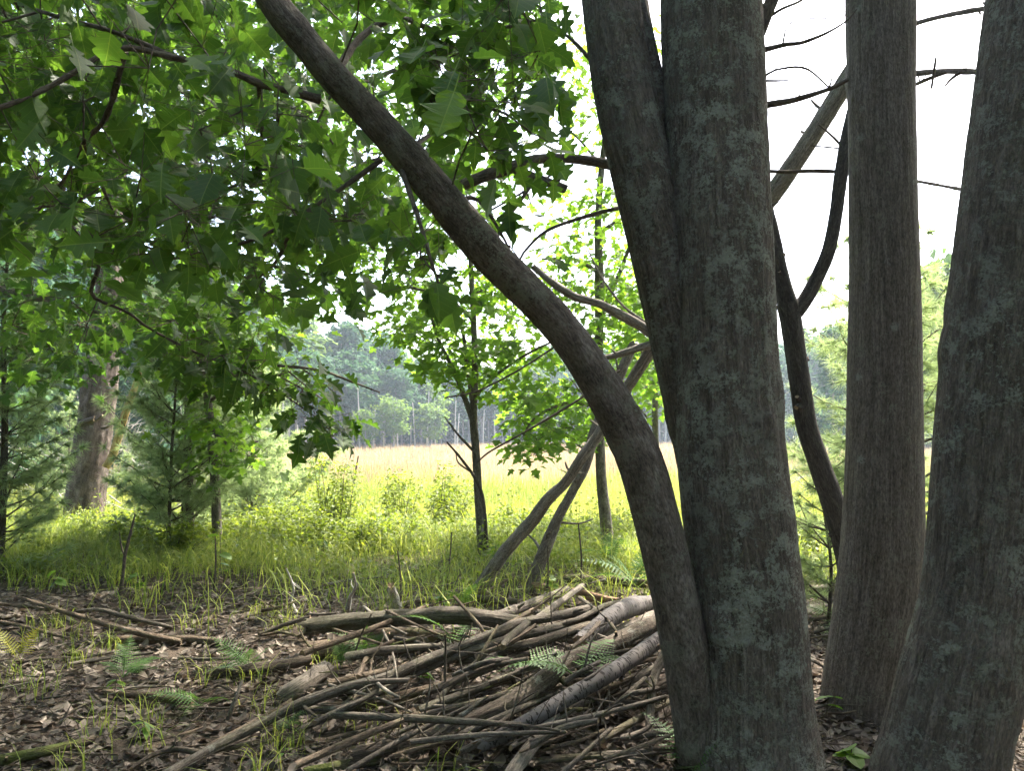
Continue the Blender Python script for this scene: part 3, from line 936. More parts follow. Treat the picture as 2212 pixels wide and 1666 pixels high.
hang_leaves(T1, P2, R2, s2, [T_OAK[0], T_OAK[3], T_OAK[5]], ML['oak'], 110)
# crowns above the frame that shade the ground
top_crown(T1, list(Pm[-3:]) + list(Pl[-3:]) + list(Pn[-2:]), (.3, 5.6, 8.6), (3.7, 3.4, 2.2), 125, 46, .42, .15, ML['back'], 201)
top_crown(T3, list(P3[-3:]), (2.8, 6.8, 10.0), (3.0, 2.8, 2.2), 90, 46, .42, .15, ML['back'], 202)
top_crown(T4, list(P4[-3:]), (4.8, 4.8, 9.0), (3.2, 3.0, 2.0), 100, 46, .42, .15, ML['back'], 203)

# ------------------------------------------------------------------ young maples at the wood edge
def young_tree(name, label, trunk_pts, limbs, polys, nA, per, size, drange, seed, nparts, mat, bark='sapling', temps=T_MAPLE, simple=T_MAPLES, spread=.13, gap=.0, cat='tree', droop=(-.1, .8), group=None, seg=.3):
    q = np.random.default_rng(seed)
    P, r = px_path(trunk_pts)
    root = thing(name, P[0], label, cat, group)
    G = Geo()
    Pr, rr = tube(G, P, r, 16, .05, bark_disp(.002, 40, 8, .006), True, .2, seed)
    nodes = list(Pr[len(Pr) // 3:])
    for k, l in enumerate(limbs):
        Pl_, rl_ = px_path(l)
        Pl_, rl_ = tube(G, Pl_, rl_, 8, .05, None, True, 0, seed + k)
        nodes += list(Pl_)
    part('trunk', G, MB[bark], root)
    A = np.vstack([sample_px([p], int(n * nA), drange, q, gap, 1.5, seed) for p, n in polys])
    E, arr = grow(np.array(nodes), A, .0016, 2.5, .05, q, seg)
    P, Rm, sc, E1 = leaves_at(A, arr, per, size, q, spread, droop, .4)
    G = Geo(); sticks(G, E, 4, .002); sticks(G, E1, 3)
    part('branches', G, MB['twig'], root, kind='stuff')
    hang_leaves(root, P, Rm, sc, temps, ML[mat], nparts, simple=simple)
    return root

young_tree('young_maple', 'young maple with one slim trunk standing alone in front of the meadow',
    [(1044, 1235, 8.3, 22), (1040, 1160, 8.3, 20), (1034, 1080, 8.3, 18), (1028, 980, 8.3, 17), (1022, 900, 8.3, 17), (1026, 820, 8.3, 15), (1024, 720, 8.3, 13), (1019, 620, 8.3, 12), (1015, 540, 8.3, 10), (1000, 420, 8.3, 8)],
    [[(1020, 905, 8.3, 14), (1000, 850, 8.25, 12), (980, 800, 8.2, 10), (950, 740, 8.1, 8), (930, 680, 8, 6)], [(1022, 880, 8.3, 10), (1010, 800, 8.2, 9), (1000, 720, 8, 7), (975, 640, 7.9, 5)],
     [(1026, 860, 8.3, 8), (1060, 820, 8.2, 7), (1130, 770, 8.0, 6), (1210, 730, 7.8, 4)], [(1020, 690, 8.3, 8), (960, 640, 8.2, 7), (870, 620, 8, 5), (780, 610, 7.9, 4)], [(1020, 640, 8.3, 8), (1080, 600, 8.4, 6), (1130, 580, 8.5, 4)],
     [(1028, 980, 8.3, 7), (990, 940, 8.2, 5), (960, 900, 8.1, 3)]],
    [([(820, 740), (900, 660), (1000, 720), (1100, 740), (1220, 740), (1230, 790), (1100, 830), (1010, 855), (920, 800)], .55), ([(640, 560), (760, 540), (900, 600), (1130, 570), (1130, 720), (1000, 700), (850, 690), (700, 660)], .45)],
    235, 7, .105, (7.5, 9.2), 301, 300, 'maple', spread=.14)
young_tree('young_maple', 'tall young maple with bright leaves close beside the lichened trunk',
    [(1318, 1225, 8.6, 27), (1308, 1120, 8.6, 25), (1298, 1020, 8.6, 22), (1296, 900, 8.6, 20), (1294, 760, 8.6, 19), (1295, 620, 8.6, 20), (1292, 480, 8.6, 17), (1300, 360, 8.6, 14), (1312, 250, 8.6, 11), (1322, 120, 8.6, 9), (1330, -60, 8.6, 6)],
    [[(1294, 690, 8.6, 12), (1330, 610, 8.5, 10), (1365, 520, 8.4, 8), (1400, 430, 8.3, 5)], [(1295, 590, 8.6, 10), (1240, 560, 8.5, 8), (1170, 560, 8.4, 5)], [(1296, 880, 8.6, 9), (1230, 870, 8.4, 8), (1160, 900, 8.2, 6), (1130, 940, 8.1, 4)], [(1297, 500, 8.6, 8), (1350, 470, 8.5, 7), (1420, 450, 8.5, 4)],
     [(1300, 360, 8.6, 7), (1250, 300, 8.5, 5), (1200, 260, 8.4, 3)]],
    [([(1190, 90), (1280, 20), (1420, 40), (1440, 300), (1330, 330), (1200, 260)], .2), ([(1150, 420), (1290, 400), (1440, 420), (1440, 640), (1180, 640)], .3), ([(1230, 620), (1440, 620), (1440, 880), (1290, 860)], .26), ([(1112, 850), (1200, 830), (1290, 860), (1300, 950), (1180, 990), (1115, 985)], .3)],
    380, 7, .105, (7.5, 9.6), 302, 300, 'maple', spread=.14)
young_tree('maple_sapling', 'thin maple sapling just left of the lichened trunk, further back',
    [(1424, 1130, 11, 14), (1418, 1000, 11, 14), (1415, 880, 11, 13), (1420, 740, 11, 11), (1425, 600, 11, 8)], [[(1415, 880, 11, 6), (1440, 820, 11, 5), (1470, 760, 11, 3)], [(1416, 930, 11, 6), (1380, 880, 11, 4), (1340, 850, 11, 3)]],
    [([(1330, 620), (1500, 600), (1520, 900), (1400, 880), (1330, 850)], 1)], 140, 8, .12, (10.3, 11.8), 303, 60, 'maple', spread=.16)

# ------------------------------------------------------------------ background broadleaf trees, upper left
young_tree('broadleaf_tree', 'leafy tree filling the upper left corner behind the big leaves',
    [(-60, 1150, 7.5, 60), (-50, 900, 7.5, 56), (-40, 600, 7.5, 50), (-20, 300, 7.6, 44), (0, 0, 7.8, 36), (20, -300, 8, 26)],
    [[(-35, 500, 7.5, 26), (80, 420, 7.6, 20), (200, 380, 7.8, 14), (330, 350, 8, 8)], [(-30, 620, 7.5, 24), (60, 640, 7.2, 18), (160, 660, 7, 12), (260, 690, 6.9, 7)], [(0, 100, 7.8, 24), (150, 60, 8, 18), (320, 100, 8.2, 10)]],
    [([(-100, -60), (520, -60), (520, 560), (380, 600), (120, 560), (-100, 540)], .7), ([(-60, 560), (120, 640), (330, 600), (420, 700), (260, 760), (120, 830), (-60, 840)], .17)],
    480, 9, .12, (6.0, 9.2), 311, 200, 'back', spread=.26, gap=.8, temps=T_OAK, simple=T_MAPLES)
young_tree('broadleaf_tree', 'leafy tree behind the leaning stem, its crown reaching the top of the picture',
    [(415, 1150, 10, 26), (420, 950, 10, 26), (460, 760, 10, 24), (560, 560, 10, 22), (690, 300, 10, 24), (700, 0, 10, 18), (710, -250, 10, 10)],
    [[(670, 560, 10, 16), (560, 480, 9.8, 12), (440, 430, 9.6, 8)], [(680, 420, 10, 16), (800, 350, 10, 12), (940, 330, 10, 7)], [(690, 250, 10, 14), (830, 160, 10, 10), (1000, 110, 10, 6)], [(690, 200, 10, 12), (580, 120, 10, 9), (480, 80, 10, 6)]],
    [([(420, -60), (1150, -60), (1130, 180), (1020, 330), (1080, 420), (980, 520), (800, 560), (620, 640), (430, 560)], 1)],
    480, 9, .12, (7.6, 11.0), 312, 200, 'back', spread=.28, gap=.8, temps=T_MAPLE, simple=T_MAPLES)
young_tree('oak_sapling', 'broad-leaved young oak under the canopy beside the thick pine trunk',
    [(470, 1190, 8.6, 20), (465, 1050, 8.6, 20), (455, 920, 8.6, 18), (440, 800, 8.6, 16), (420, 700, 8.6, 12), (400, 620, 8.6, 8)],
    [[(450, 870, 8.6, 9), (500, 830, 8.4, 7), (560, 780, 8.2, 5)], [(440, 800, 8.6, 9), (360, 740, 8.5, 7), (290, 720, 8.4, 4)], [(455, 930, 8.6, 8), (490, 960, 8.3, 6), (510, 1000, 8.2, 3)]],
    [([(250, 640), (420, 600), (620, 680), (660, 780), (560, 830), (420, 820), (300, 800)], .75), ([(430, 900), (520, 920), (530, 1010), (460, 1020)], .25)],
    125, 8, .125, (7.6, 9.2), 313, 150, 'maple', spread=.17, temps=T_OAK, simple=T_MAPLES)

# ================================================================== white pine saplings
def needles(T, D, K, length, width, q, spread=.95):
    n = len(T)
    d = nrm(D[:, None] * .9 + q.normal(size=(n, K, 3)) * spread)
    L = length * q.uniform(.7, 1.15, (n, K, 1))
    side = nrm(np.cross(d, q.normal(size=(n, K, 3)))) * width / 2
    b = T[:, None] + q.normal(size=(n, K, 3)) * .006
    V = np.stack([b - side, b + side, b + d * L - np.array([0, 0, .12]) * L], 2)
    return V.reshape(-1, 3), np.arange(n * K * 3).reshape(-1, 3)

def pine_geo(H, seed, spread, z0=.15, whorl=.34, nb=5, K=26, length=.085, width=.0035, r=.035, tstep=.075):
    q = np.random.default_rng(seed)
    GT, GN = Geo(), Geo()
    tr = np.array([[0, 0, -.1], [q.normal() * .02, q.normal() * .02, H * .35], [q.normal() * .04, q.normal() * .04, H * .7], [0, 0, H]])
    Pt, rt = tube(GT, tr, np.array([r, r * .8, r * .5, .006]), 10, .12, None, True, 0, seed)
    T, D = [], []
    E = []
    z = z0 * H
    while z < H * .98:
        f = 1 - z / H
        for k in range(nb):
            i = np.argmin(np.abs(Pt[:, 2] - z - q.uniform(-.12, .12)))
            a = 2 * math.pi * k / nb + q.uniform(-.4, .4) + z * 3
            L = spread * (f ** .75 + .12) * q.uniform(.55, 1.1)
            h = np.array([math.cos(a), math.sin(a), 0])
            rise = q.uniform(.1, .9)
            npt = max(3, int(L / tstep))
            t = np.linspace(0, 1, npt)[:, None]
            B = Pt[i] + h * L * t + np.array([0, 0, 1.0]) * L * (rise * t + .25 * t * t - .12 * t) + q.normal(size=(npt, 3)) * .012 * t
            for j in range(npt - 1): E.append((B[j], B[j + 1], .009 * (1 - j / npt) * (L + .3) + .0015, .009 * (1 - (j + 1) / npt) * (L + .3) + .0015))
            for j in range(npt):
                if t[j, 0] < .25: continue
                if q.random() < .8: T.append(B[j]); D.append(nrm(h + [0, 0, .5]))
                for sgn in (-1, 1):
                    sl = L * .42 * (1 - t[j, 0] * .7) * q.uniform(.4, 1.1)
                    sd = nrm(h + sgn * np.cross(h, [0, 0, 1.0]) * .95 + [0, 0, q.uniform(-.5, 1.0)])
                    e = B[j] + sd * sl
                    E.append((B[j], e, .0025, .0014))
                    for w_ in np.arange(.35, 1.01, max(.12, tstep / max(sl, .05))):
                        T.append(B[j] + sd * sl * w_); D.append(sd)
        z += whorl * q.uniform(.5, 1.0)
    for _ in range(8):
        T.append(Pt[-1] - np.array([0, 0, q.uniform(0, .2)])); D.append(np.array([q.normal() * .3, q.normal() * .3, 1]))
    G = Geo(); sticks(G, E, 4)
    V, F = needles(np.array(T), np.array(D), K, length, width, q)
    GN.add(V, T=F, tint=np.repeat(q.uniform(0, 1, len(T)), K * 3))
    return GT, G, GN

def place_pine(geo, loc, label, cat='pine', group=None, name='pine_sapling', sc=1.0, rz=0.0):
    root = thing(name, loc, label, cat, group)
    for nm, g, m, k in (('trunk', geo[0], MB['twig'], None), ('branches', geo[1], MB['twig'], 'stuff'), ('needles', geo[2], ML['needle'], 'stuff')):
        tag(link(nm, g.mesh(nm, m, smooth=(nm != 'needles')), root), kind=k)
    root.scale = (sc, sc, sc)
    root.rotation_euler = (0, 0, rz)
    return root

def gpt(u, d, dz=0.0):
    p = at(u, 900, d)
    return (p[0], p[1], float(gz(p[0], p[1])) + dz)

pA = pine_geo(4.6, 401, .92, .05, .29, 6, 28, .13, .0075, .075, .085)
place_pine(pA, gpt(412, 9.0), 'young white pine with a visible trunk in the middle of the left side')
pB = pine_geo(3.9, 402, .75, .05, .28, 6, 28, .12, .0065, .04, .085)
place_pine(pB, gpt(14, 7.6), 'young white pine at the left edge of the picture')
pC = pine_geo(3.0, 403, 1.15, .05, .25, 6, 30, .12, .010, .03, .09)
place_pine(pC, gpt(545, 12.0), 'pale young pine on the meadow side, right of the other pines')
pD = pine_geo(3.0, 404, .75, .12, .34, 5, 28, .10, .005, .022, .09)
place_pine(pD, gpt(372, 8.6), 'slender young pine close in front of the middle pine')
pE = pine_geo(3.2, 405, 1.25, .04, .32, 6, 40, .13, .0042, .03, .10)
place_pine(pE, gpt(1930, 6.2), 'young white pine showing behind the straight trunk')
pF = pine_geo(1.2, 406, .55, .05, .26, 6, 32, .10, .0035, .015)
place_pine(pF, gpt(1775, 5.4), 'low pine seedling between the lichened and the straight trunk')
pG = pine_geo(3.0, 407, 1.0, .06, .34, 5, 26, .09, .005, .03)
place_pine(pG, gpt(150, 16.5), 'sunlit young pine behind the thick pine trunk')
pH = pine_geo(2.2, 408, .8, .05, .3, 5, 24, .09, .004, .02)
place_pine(pH, gpt(2240, 5.6), 'small pine half hidden beyond the right-hand trunk')

# ---- old pine trunk on the left
bP = gpt(180, 13.0, -.1)
T8 = thing('old_pine', bP, 'old pine with a thick furrowed grey trunk at the left', 'pine')
P, r = px_path([(172, 1190, 13, 84), (182, 1085, 13, 78), (196, 990, 13, 74), (208, 900, 13, 70), (218, 820, 13, 64), (228, 740, 13, 58), (238, 600, 13, 52), (248, 400, 13, 46), (256, 200, 13, 40), (262, -100, 13, 34), (268, -400, 13, 24)])
G = Geo(); Pr, rr = tube(G, P, r, 64, .04, bark_disp(.028, 14, 2.6, .03), True, 0, 40)
part('trunk', G, MB['pine'], T8)
dead(T8, [[(205, 905, 14), (180, 912, 12), (168, 918, 10)], [(190, 1000, 8), (165, 990, 6), (150, 985, 4)], [(220, 925, 8), (232, 922, 6), (240, 915, 4)], [(182, 920, 5), (205, 910, 5), (222, 897, 4)]], 12.75, 'grey', 'branch_stub', 130, 0)
q = np.random.default_rng(5)
Pn_, C = cluster_crown(q, at(256, 60, 13), (2.6, 2.6, 3.0), 60, 8, .3)
E, arr = grow(Pr[-60:], C, .004, 2.4, .02, q, .5)
G = Geo(); sticks(G, E, 4)
part('branches', G, MB['twig'], T8, kind='stuff')
V, F = needles(Pn_, nrm(q.normal(size=Pn_.shape)), 30, .16, .012, q)
part('crown', Geo().add(V, T=F, tint=np.repeat(q.uniform(0, 1, len(Pn_)), 90)), ML['needle'], T8, False, 'stuff')
G = Geo()
P, r = px_path([(228, 1010, 12.6, 16), (243, 985, 12.6, 17), (258, 935, 12.5, 16), (275, 880, 12.4, 15), (292, 835, 12.3, 13), (310, 780, 12.2, 9)])
tube(G, P, r, 14, .05, bark_disp(.004, 20, 6, .006), True, .3, 44)
solo('leaning_snag', G, MB['yellow'], 'yellowish dead stem leaning against the old pine trunk', 'dead tree')

# ---- dead brush: bare grey branches of fallen trees behind the pines
def brush(name, label, u, d, n, wid, hgt, seed, mat='snag', rad=.012, group=None):
    q = np.random.default_rng(seed)
    c = np.array(gpt(u, d))
    root = thing(name, c, label, 'dead brush', group)
    for k in range(n):
        G = Geo()
        a = c + np.array([q.uniform(-wid, wid) * .6, q.uniform(-1, 1), q.uniform(0, hgt * .7)])
        ang = q.uniform(-1.2, 1.2) + (math.pi if q.random() < .5 else 0)
        L = q.uniform(.8, 2.2) * wid * .6
        dr = np.array([math.cos(ang), q.uniform(-.5, .5), abs(math.sin(ang)) * .6 + q.uniform(-.2, .3)])
        pts = [a, a + dr * L * .5 + q.normal(size=3) * .1, a + dr * L + q.normal(size=3) * .15]
        Pr, rr = tube(G, pts, [rad, rad * .7, rad * .3], 5, .1, None, True, 0, seed)
        E = []
        for j in range(7):
            i = q.integers(1, len(Pr))
            e = Pr[i] + nrm(dr + q.normal(size=3) * .8) * q.uniform(.15, .6)
            E.append((Pr[i], e, rad * .4, rad * .2))
            e2 = e + nrm(dr + q.normal(size=3)) * q.uniform(.1, .3)
            E.append((e, e2, rad * .25, rad * .15))
        sticks(G, E, 4)
        part('bare_branch', G, MB[mat], root)
brush('dead_brush', 'tangle of bare grey branches right of the old pine trunk', 300, 15, 26, 2.0, 2.6, 501)
brush('dead_brush', 'tangle of bare grey branches left of the old pine trunk', 60, 17, 18, 2.4, 2.2, 502)
brush('dead_brush', 'low bare branches on the meadow edge behind the middle pine', 470, 16, 12, 2.0, 1.6, 503)
brush('dead_brush', 'bare pinkish twigs of a fallen tree far behind the forked sapling', 1740, 24, 16, 2.6, 1.6, 504, rad=.016)
def twigs_px(name, label, lists, d, mat='snag', cat='branch', seed=0):
    root = thing(name, at(*lists[0][0][:2], d), label, cat)
    dead(root, lists, d, mat, 'twig', seed, 0)
twigs_px('dead_bough', 'fine bare dead bough reaching out over the meadow below the oak leaves', [[(600, 790, 7), (690, 800, 6), (760, 825, 5), (820, 848, 3)], [(650, 795, 4), (700, 830, 3), (740, 865, 2)], [(620, 800, 4), (680, 850, 3), (720, 880, 2)]], 6.5, 'tan', seed=140)
twigs_px('hanging_twig', 'thin dark twig arching across in front of the young maple', [[(1220, 735, 5), (1120, 800, 4.5), (1030, 845, 4), (960, 860, 3)]], 6.6, 'twig', seed=141)
twigs_px('hanging_twig', 'thin dark twig sloping down to the foot of the young maple', [[(1340, 800, 6), (1240, 870, 5.5), (1140, 930, 5), (1060, 975, 4), (1030, 1000, 3)]], 6.2, 'twig', seed=142)
twigs_px('fallen_branch', 'thin bare branch leaning at the young maple from the left', [[(1052, 1190, 9), (1045, 1090, 8), (1030, 1040, 7), (995, 990, 6), (965, 955, 4)], [(1020, 1022, 4), (990, 1000, 3), (985, 978, 2)]], 8.1, 'twig', seed=143)
twigs_px('dead_sapling', 'thin black dead sapling with kinked stem in the grass at left', [[(256, 1310, 8), (266, 1240, 7), (270, 1200, 6), (285, 1140, 5), (292, 1110, 3)], [(270, 1205, 4), (262, 1180, 3), (258, 1150, 2)]], 6.3, 'twig', seed=144)
for k, (u, v0, v1, lab) in enumerate([(1252, 1290, 1130, 'thin bare dead stem hanging beside the leaning dead tree'), (1180, 1300, 1180, 'thin upright dead stem at the foot of the slanting stem'),
                                      (967, 1290, 1150, 'thin upright stem in the grass left of the young maple'), (862, 1330, 1190, 'thin bare stem rising from the grass above the long log'), (462, 1275, 1160, 'thin dark stem in the sedge below the pines'),
                                      (765, 1045, 985, 'short dead stake in the meadow between the shrubs'), (638, 1035, 1005, 'short dead stump post at the meadow edge')]):
    d = gp(u, v0)[1] if v0 > 1100 else 15
    twigs_px('dead_sapling', lab, [[(u, v0, 5), (u + 4, (v0 + v1) / 2, 4), (u - 3 + 6 * (k % 3), v1, 2.5)]], d, 'twig', 'stem', 150 + k)

# ================================================================== grasses
def blades(G, X, Y, H, W, bend, q, tint, zoff=0.0, simple=False):
    n = len(X)
    B = np.stack([X, Y, gz(X, Y) + zoff], 1)
    a = q.uniform(0, 2 * math.pi, n)
    hd = np.stack([np.cos(a), np.sin(a), 0 * a], 1)
    sd = np.stack([-np.sin(a + q.uniform(-.8, .8, n)), np.cos(a), 0 * a], 1) * (W / 2)[:, None]
    up = np.array([0, 0, 1.0])
    fall = bend * .5
    def pt(t): return B + up * (H * (t - fall * t * t * t * .9))[:, None] + hd * (H * bend * t * t * .75)[:, None]
    p1, p2, tp = pt(.4), pt(.75), pt(1.0)
    if simple:
        p1 = pt(.55)
        V = np.stack([B - sd, B + sd, p1 + sd * .9, p1 - sd * .9, tp], 1).reshape(-1, 3)
        o = np.arange(n)[:, None] * 5
        G.add(V, T=o + np.array([[3, 2, 4]]), Q=o + np.array([[0, 1, 2, 3]]), tint=np.repeat(tint, 5))
        return
    V = np.stack([B - sd, B + sd, p1 + sd, p1 - sd, p2 + sd * .7, p2 - sd * .7, tp], 1).reshape(-1, 3)
    o = np.arange(n)[:, None] * 7
    Q = np.concatenate([o + np.array([[0, 1, 2, 3]]), o + np.array([[3, 2, 4, 5]])])
    T = o + np.array([[5, 4, 6]])
    G.add(V, T=T, Q=Q, tint=np.repeat(tint, 7))

def spread_view(n, y0, y1, q, pw=1.0, margin=1.12):
    y = y0 + (y1 - y0) * q.uniform(0, 1, n) ** pw
    x = q.uniform(-1, 1, n) * y * (CX / FPX) * margin
    return x, y

q = np.random.default_rng(21)
# sedge at the wood edge
x, y = spread_view(120000, 5.0, 14.5, q, .8)
p = np.stack([x, y, 0 * x], 1)
den = sstep(5.0, 8.6, y + 1.0 * vnoise(p * .8, 61) - .5 * sstep(-.5, 2.5, x)) * (.55 + .45 * vnoise(p * 1.7, 62))
k = q.uniform(0, 1, len(x)) < den * .9
x, y = x[k], y[k]
G = Geo(); blades(G, x, y, q.uniform(.25, .85, len(x)) * (.7 + .4 * vnoise(np.stack([x, y, 0 * x], 1) * 1.6, 63)), q.uniform(.004, .009, len(x)), q.uniform(.4, 1.95, len(x)), q, q.uniform(0, 1, len(x)))
solo('sedge_grass', G, ML['grass'], 'arching green sedge along the edge of the wood', 'grass', kind='stuff', smooth=False)
# small leafy undergrowth through the sedge
nc = 2300
cx_, cy_ = spread_view(nc, 6.8, 13, q, .8)
ch = q.uniform(.12, .55, nc) + .5 * sstep(7.4, 9.5, cy_) * q.uniform(0, 1, nc) ** 3
keepc = vnoise(np.stack([cx_ * .9, cy_ * .9, 0 * cx_], 1), 65) > -.35
cx_, cy_, ch = cx_[keepc], cy_[keepc], ch[keepc]
nl = 22
t_ = q.uniform(.2, 1, (len(cx_), nl))
P = np.stack([cx_[:, None] + q.normal(size=t_.shape) * .07, cy_[:, None] + q.normal(size=t_.shape) * .07, gz(cx_, cy_)[:, None] + ch[:, None] * t_], -1).reshape(-1, 3)
G = Geo(); scatter(G, T_DIA, P, leaf_R(q.normal(size=P.shape), q.uniform(-.5, .7, len(P)), q.normal(size=len(P)) * .5), .045 * q.uniform(.5, 1.5, len(P)), q.uniform(0, 1, len(P)))
for a_, b_, c_ in zip(cx_, cy_, ch):
    z_ = float(gz(a_, b_))
    sticks(G, [(np.array([a_, b_, z_]), np.array([a_ + .02, b_, z_ + c_]), .002, .0012)], 3)
solo('undergrowth', G, ML['shrub'], 'small leafy plants growing through the sedge', 'undergrowth', kind='stuff', smooth=False)
# scattered tufts in the litter
tx, ty = spread_view(90, 2.8, 6.2, q)
ok = tx < -.1 * ty
tx, ty = tx[ok], ty[ok]
n = 22
x = np.repeat(tx, n) + q.normal(size=len(tx) * n) * .06
y = np.repeat(ty, n) + q.normal(size=len(tx) * n) * .06
G = Geo(); blades(G, x, y, q.uniform(.08, .3, len(x)), q.uniform(.002, .005, len(x)), q.uniform(.4, 1.3, len(x)), q, q.uniform(0, 1, len(x)))
solo('grass_tufts', G, ML['grass'], 'thin grass tufts scattered through the leaf litter', 'grass', kind='stuff', smooth=False)
# wet meadow
x, y = spread_view(115000, 12.5, 60, q, 1.7, 1.15)
p = np.stack([x, y, 0 * x], 1)
edge = 37 + 5 * vnoise(p * .12, 71) + .05 * x
k = q.uniform(0, 1, len(x)) < 1 - sstep(-5, 6, y - edge) * .97
x, y = x[k], y[k]
sc = .7 + y / 45
G = Geo(); blades(G, x, y, q.uniform(.45, .8, len(x)), 0.0115 * sc * q.uniform(.6, 1.3, len(x)), q.uniform(.1, .7, len(x)), q, np.clip(.5 + .5 * vnoise(np.stack([x * .25, y * .12, 0 * x], 1), 73) + q.normal(size=len(x)) * .15, 0, .99), simple=True)
solo('meadow_grass', G, ML['meadow'], 'sunlit yellow-green grass of the wet meadow', 'grass', kind='stuff', smooth=False)
x, y = spread_view(95000, 27, 150, q, 1.5, 1.15)
p = np.stack([x, y, 0 * x], 1)
edge = 37 + 5 * vnoise(p * .12, 71) + .05 * x
k = q.uniform(0, 1, len(x)) < sstep(-7, 6, y - edge)
x, y = x[k], y[k]
G = Geo(); blades(G, x, y, q.uniform(.6, 1.0, len(x)), .016 * (.6 + y / 30) * q.uniform(.6, 1.3, len(x)), q.uniform(.1, .5, len(x)), q, np.clip(.5 + .5 * vnoise(np.stack([x * .15, y * .1, 0 * x], 1), 75) + q.normal(size=len(x)) * .2, 0, .99), simple=True)
solo('reed_grass', G, ML['reed'], 'pinkish tan flowering grass in a band before the far trees', 'grass', kind='stuff', smooth=False)

# ================================================================== shrubs in the sun
def shrub(label, u, d, H, wid, seed, nA=60, per=14, size=.042, group='leafy shrubs at the meadow edge'):
    q = np.random.default_rng(seed)
    c = np.array(gpt(u, d))
    root = thing('leafy_shrub', c, label, 'shrub', group)
    ns = 15
    nodes = []
    G = Geo()
    for k in range(ns):
        a = q.uniform(0, 6.28)
        h = H * q.uniform(.45, 1.05)
        o = np.array([math.cos(a), math.sin(a), 0]) * wid * q.uniform(.1, 1)
        Pk, rk = tube(G, [c + o * .5, c + o * .8 + [0, 0, h * .5], c + o * 1.05 + [q.normal() * .06, q.normal() * .06, h]], [.006, .005, .002], 5, .05, None, False, 0, seed + k)
        nodes += list(Pk[len(Pk) // 4:])
    part('stems', G, MB['twig'], root, kind='stuff')
    nodes = np.array(nodes)
    A = nodes[q.integers(0, len(nodes), nA)] + q.normal(size=(nA, 3)) * .015
    off = q.normal(size=(nA * per, 3)) * .05
    P = np.repeat(A, per, 0) + off
    Rm = leaf_R(off, q.uniform(-.6, .7, len(P)), q.normal(size=len(P)) * .5)
    G = Geo(); scatter(G, T_DIA, P, Rm, 1.08 * size * q.uniform(.6, 1.3, len(P)), q.uniform(0, 1, len(P)))
    part('foliage', G, ML['shrub'], root, False, 'stuff')
shr = [(600, 8.8, .55, .4, 'ragged low shrub between the pines and the arching sprays'), (680, 9.0, .7, .4, 'ragged yellow-green shrub before the tall narrow shrub'), (830, 9.0, .6, .4, 'ragged shrub at the sedge edge below the arching sprays'), (410, 8.2, .5, .4, 'ragged weedy shrub under the middle pine'), (320, 9.2, .6, .5, 'ragged weedy shrub left of the middle pine'), (190, 9.0, .55, .5, 'ragged weedy shrub below the old pine trunk'), (725, 10.4, 1.15, .28, 'tall narrow shrub standing highest left of the young maple'), (700, 11.5, .75, .5, 'bushy shrub at the foot of the tall narrow shrub'), (860, 10.6, .95, .35, 'shrub with arching sprays left of the young maple'),
       (960, 10.8, 1.05, .4, 'full leafy shrub just left of the young maple trunk'), (905, 9.8, .6, .4, 'low shrub in front of the arching sprays'), (640, 10.2, .7, .5, 'yellow-green shrub beside the pale young pine'), (560, 9.8, .6, .5, 'low shrub in front of the pale young pine'),
       (790, 9.6, .55, .5, 'low wide shrub in the middle of the meadow edge'), (1110, 10.2, .6, .45, 'small shrub right of the young maple trunk'), (1190, 10.5, .55, .4, 'small shrub behind the slanting dead stem'), (1010, 9.4, .45, .35, 'knee-high shrub at the foot of the young maple'),
       (250, 10.5, .6, .6, 'low yellowish shrub right of the old pine trunk'), (120, 11, .7, .6, 'low shrub in front of the old pine trunk'), (490, 9.4, .55, .4, 'low shrub right of the middle pine'), (1260, 9.4, .5, .35, 'small shrub at the foot of the tall young maple'),
       (1370, 10, .6, .4, 'small shrub seen past the leaning stem'), (1755, 8.5, .6, .35, 'small shrub seen under the forked sapling')]
for k, (u, d, H, wd, lab) in enumerate(shr): shrub(lab, u, d, H * (1.05 if k in (6, 8, 9) else .72), wd * 1.1, 600 + k, int(130 + 130 * wd * H / .4), 10, .05)

# ================================================================== far tree line
def far_tree_geo(H, seed, cr, cz0, ncl, per, fs, mat, trunk_r=.16, conifer=False):
    q = np.random.default_rng(seed)
    GT = Geo()
    bend = q.normal(size=2) * .25
    Pt, rt = tube(GT, [[0, 0, -.4], [bend[0] * .5, bend[1] * .5, H * .4], [bend[0], bend[1], H * .75], [bend[0], bend[1], H * .97]], [trunk_r, trunk_r * .8, trunk_r * .45, .02], 8, .5, None, True, 0, seed)
    if conifer:
        t = q.uniform(0, 1, ncl) ** .8
        z = H * (.12 + .88 * t)
        rad = cr * (1 - t) ** .8 * q.uniform(.3, 1, ncl) + .1
        a = q.uniform(0, 6.28, ncl)
        C = np.stack([rad * np.cos(a), rad * np.sin(a), z], 1)
    else:
        h = (H - cz0) / 2
        d = nrm(q.normal(size=(ncl, 3)))
        C = np.array([bend[0], bend[1], cz0 + h]) + d * np.array([cr, cr, h]) * (q.uniform(.15, 1, ncl) ** .45)[:, None]
    E, arr = grow(Pt[len(Pt) // 4:], C, .015, 2.4, .02, q, 1.2)
    sticks(GT, E, 4)
    P = (C[:, None] + q.normal(size=(ncl, per, 3)) * .45 * np.array([1, 1, .6])).reshape(-1, 3)
    n = len(P)
    Rm = leaf_R(q.normal(size=(n, 3)), q.uniform(-.3, 1.2, n), q.normal(size=n) * .6)
    G = Geo(); scatter(G, T_QUAD, P, Rm, fs * q.uniform(.6, 1.4, n), np.clip(np.repeat(q.uniform(.1, .8, ncl), per) + q.normal(size=n) * .12, 0, .99))
    return GT.mesh('trunk', MB['far']), G.mesh('crown', mat, smooth=False)

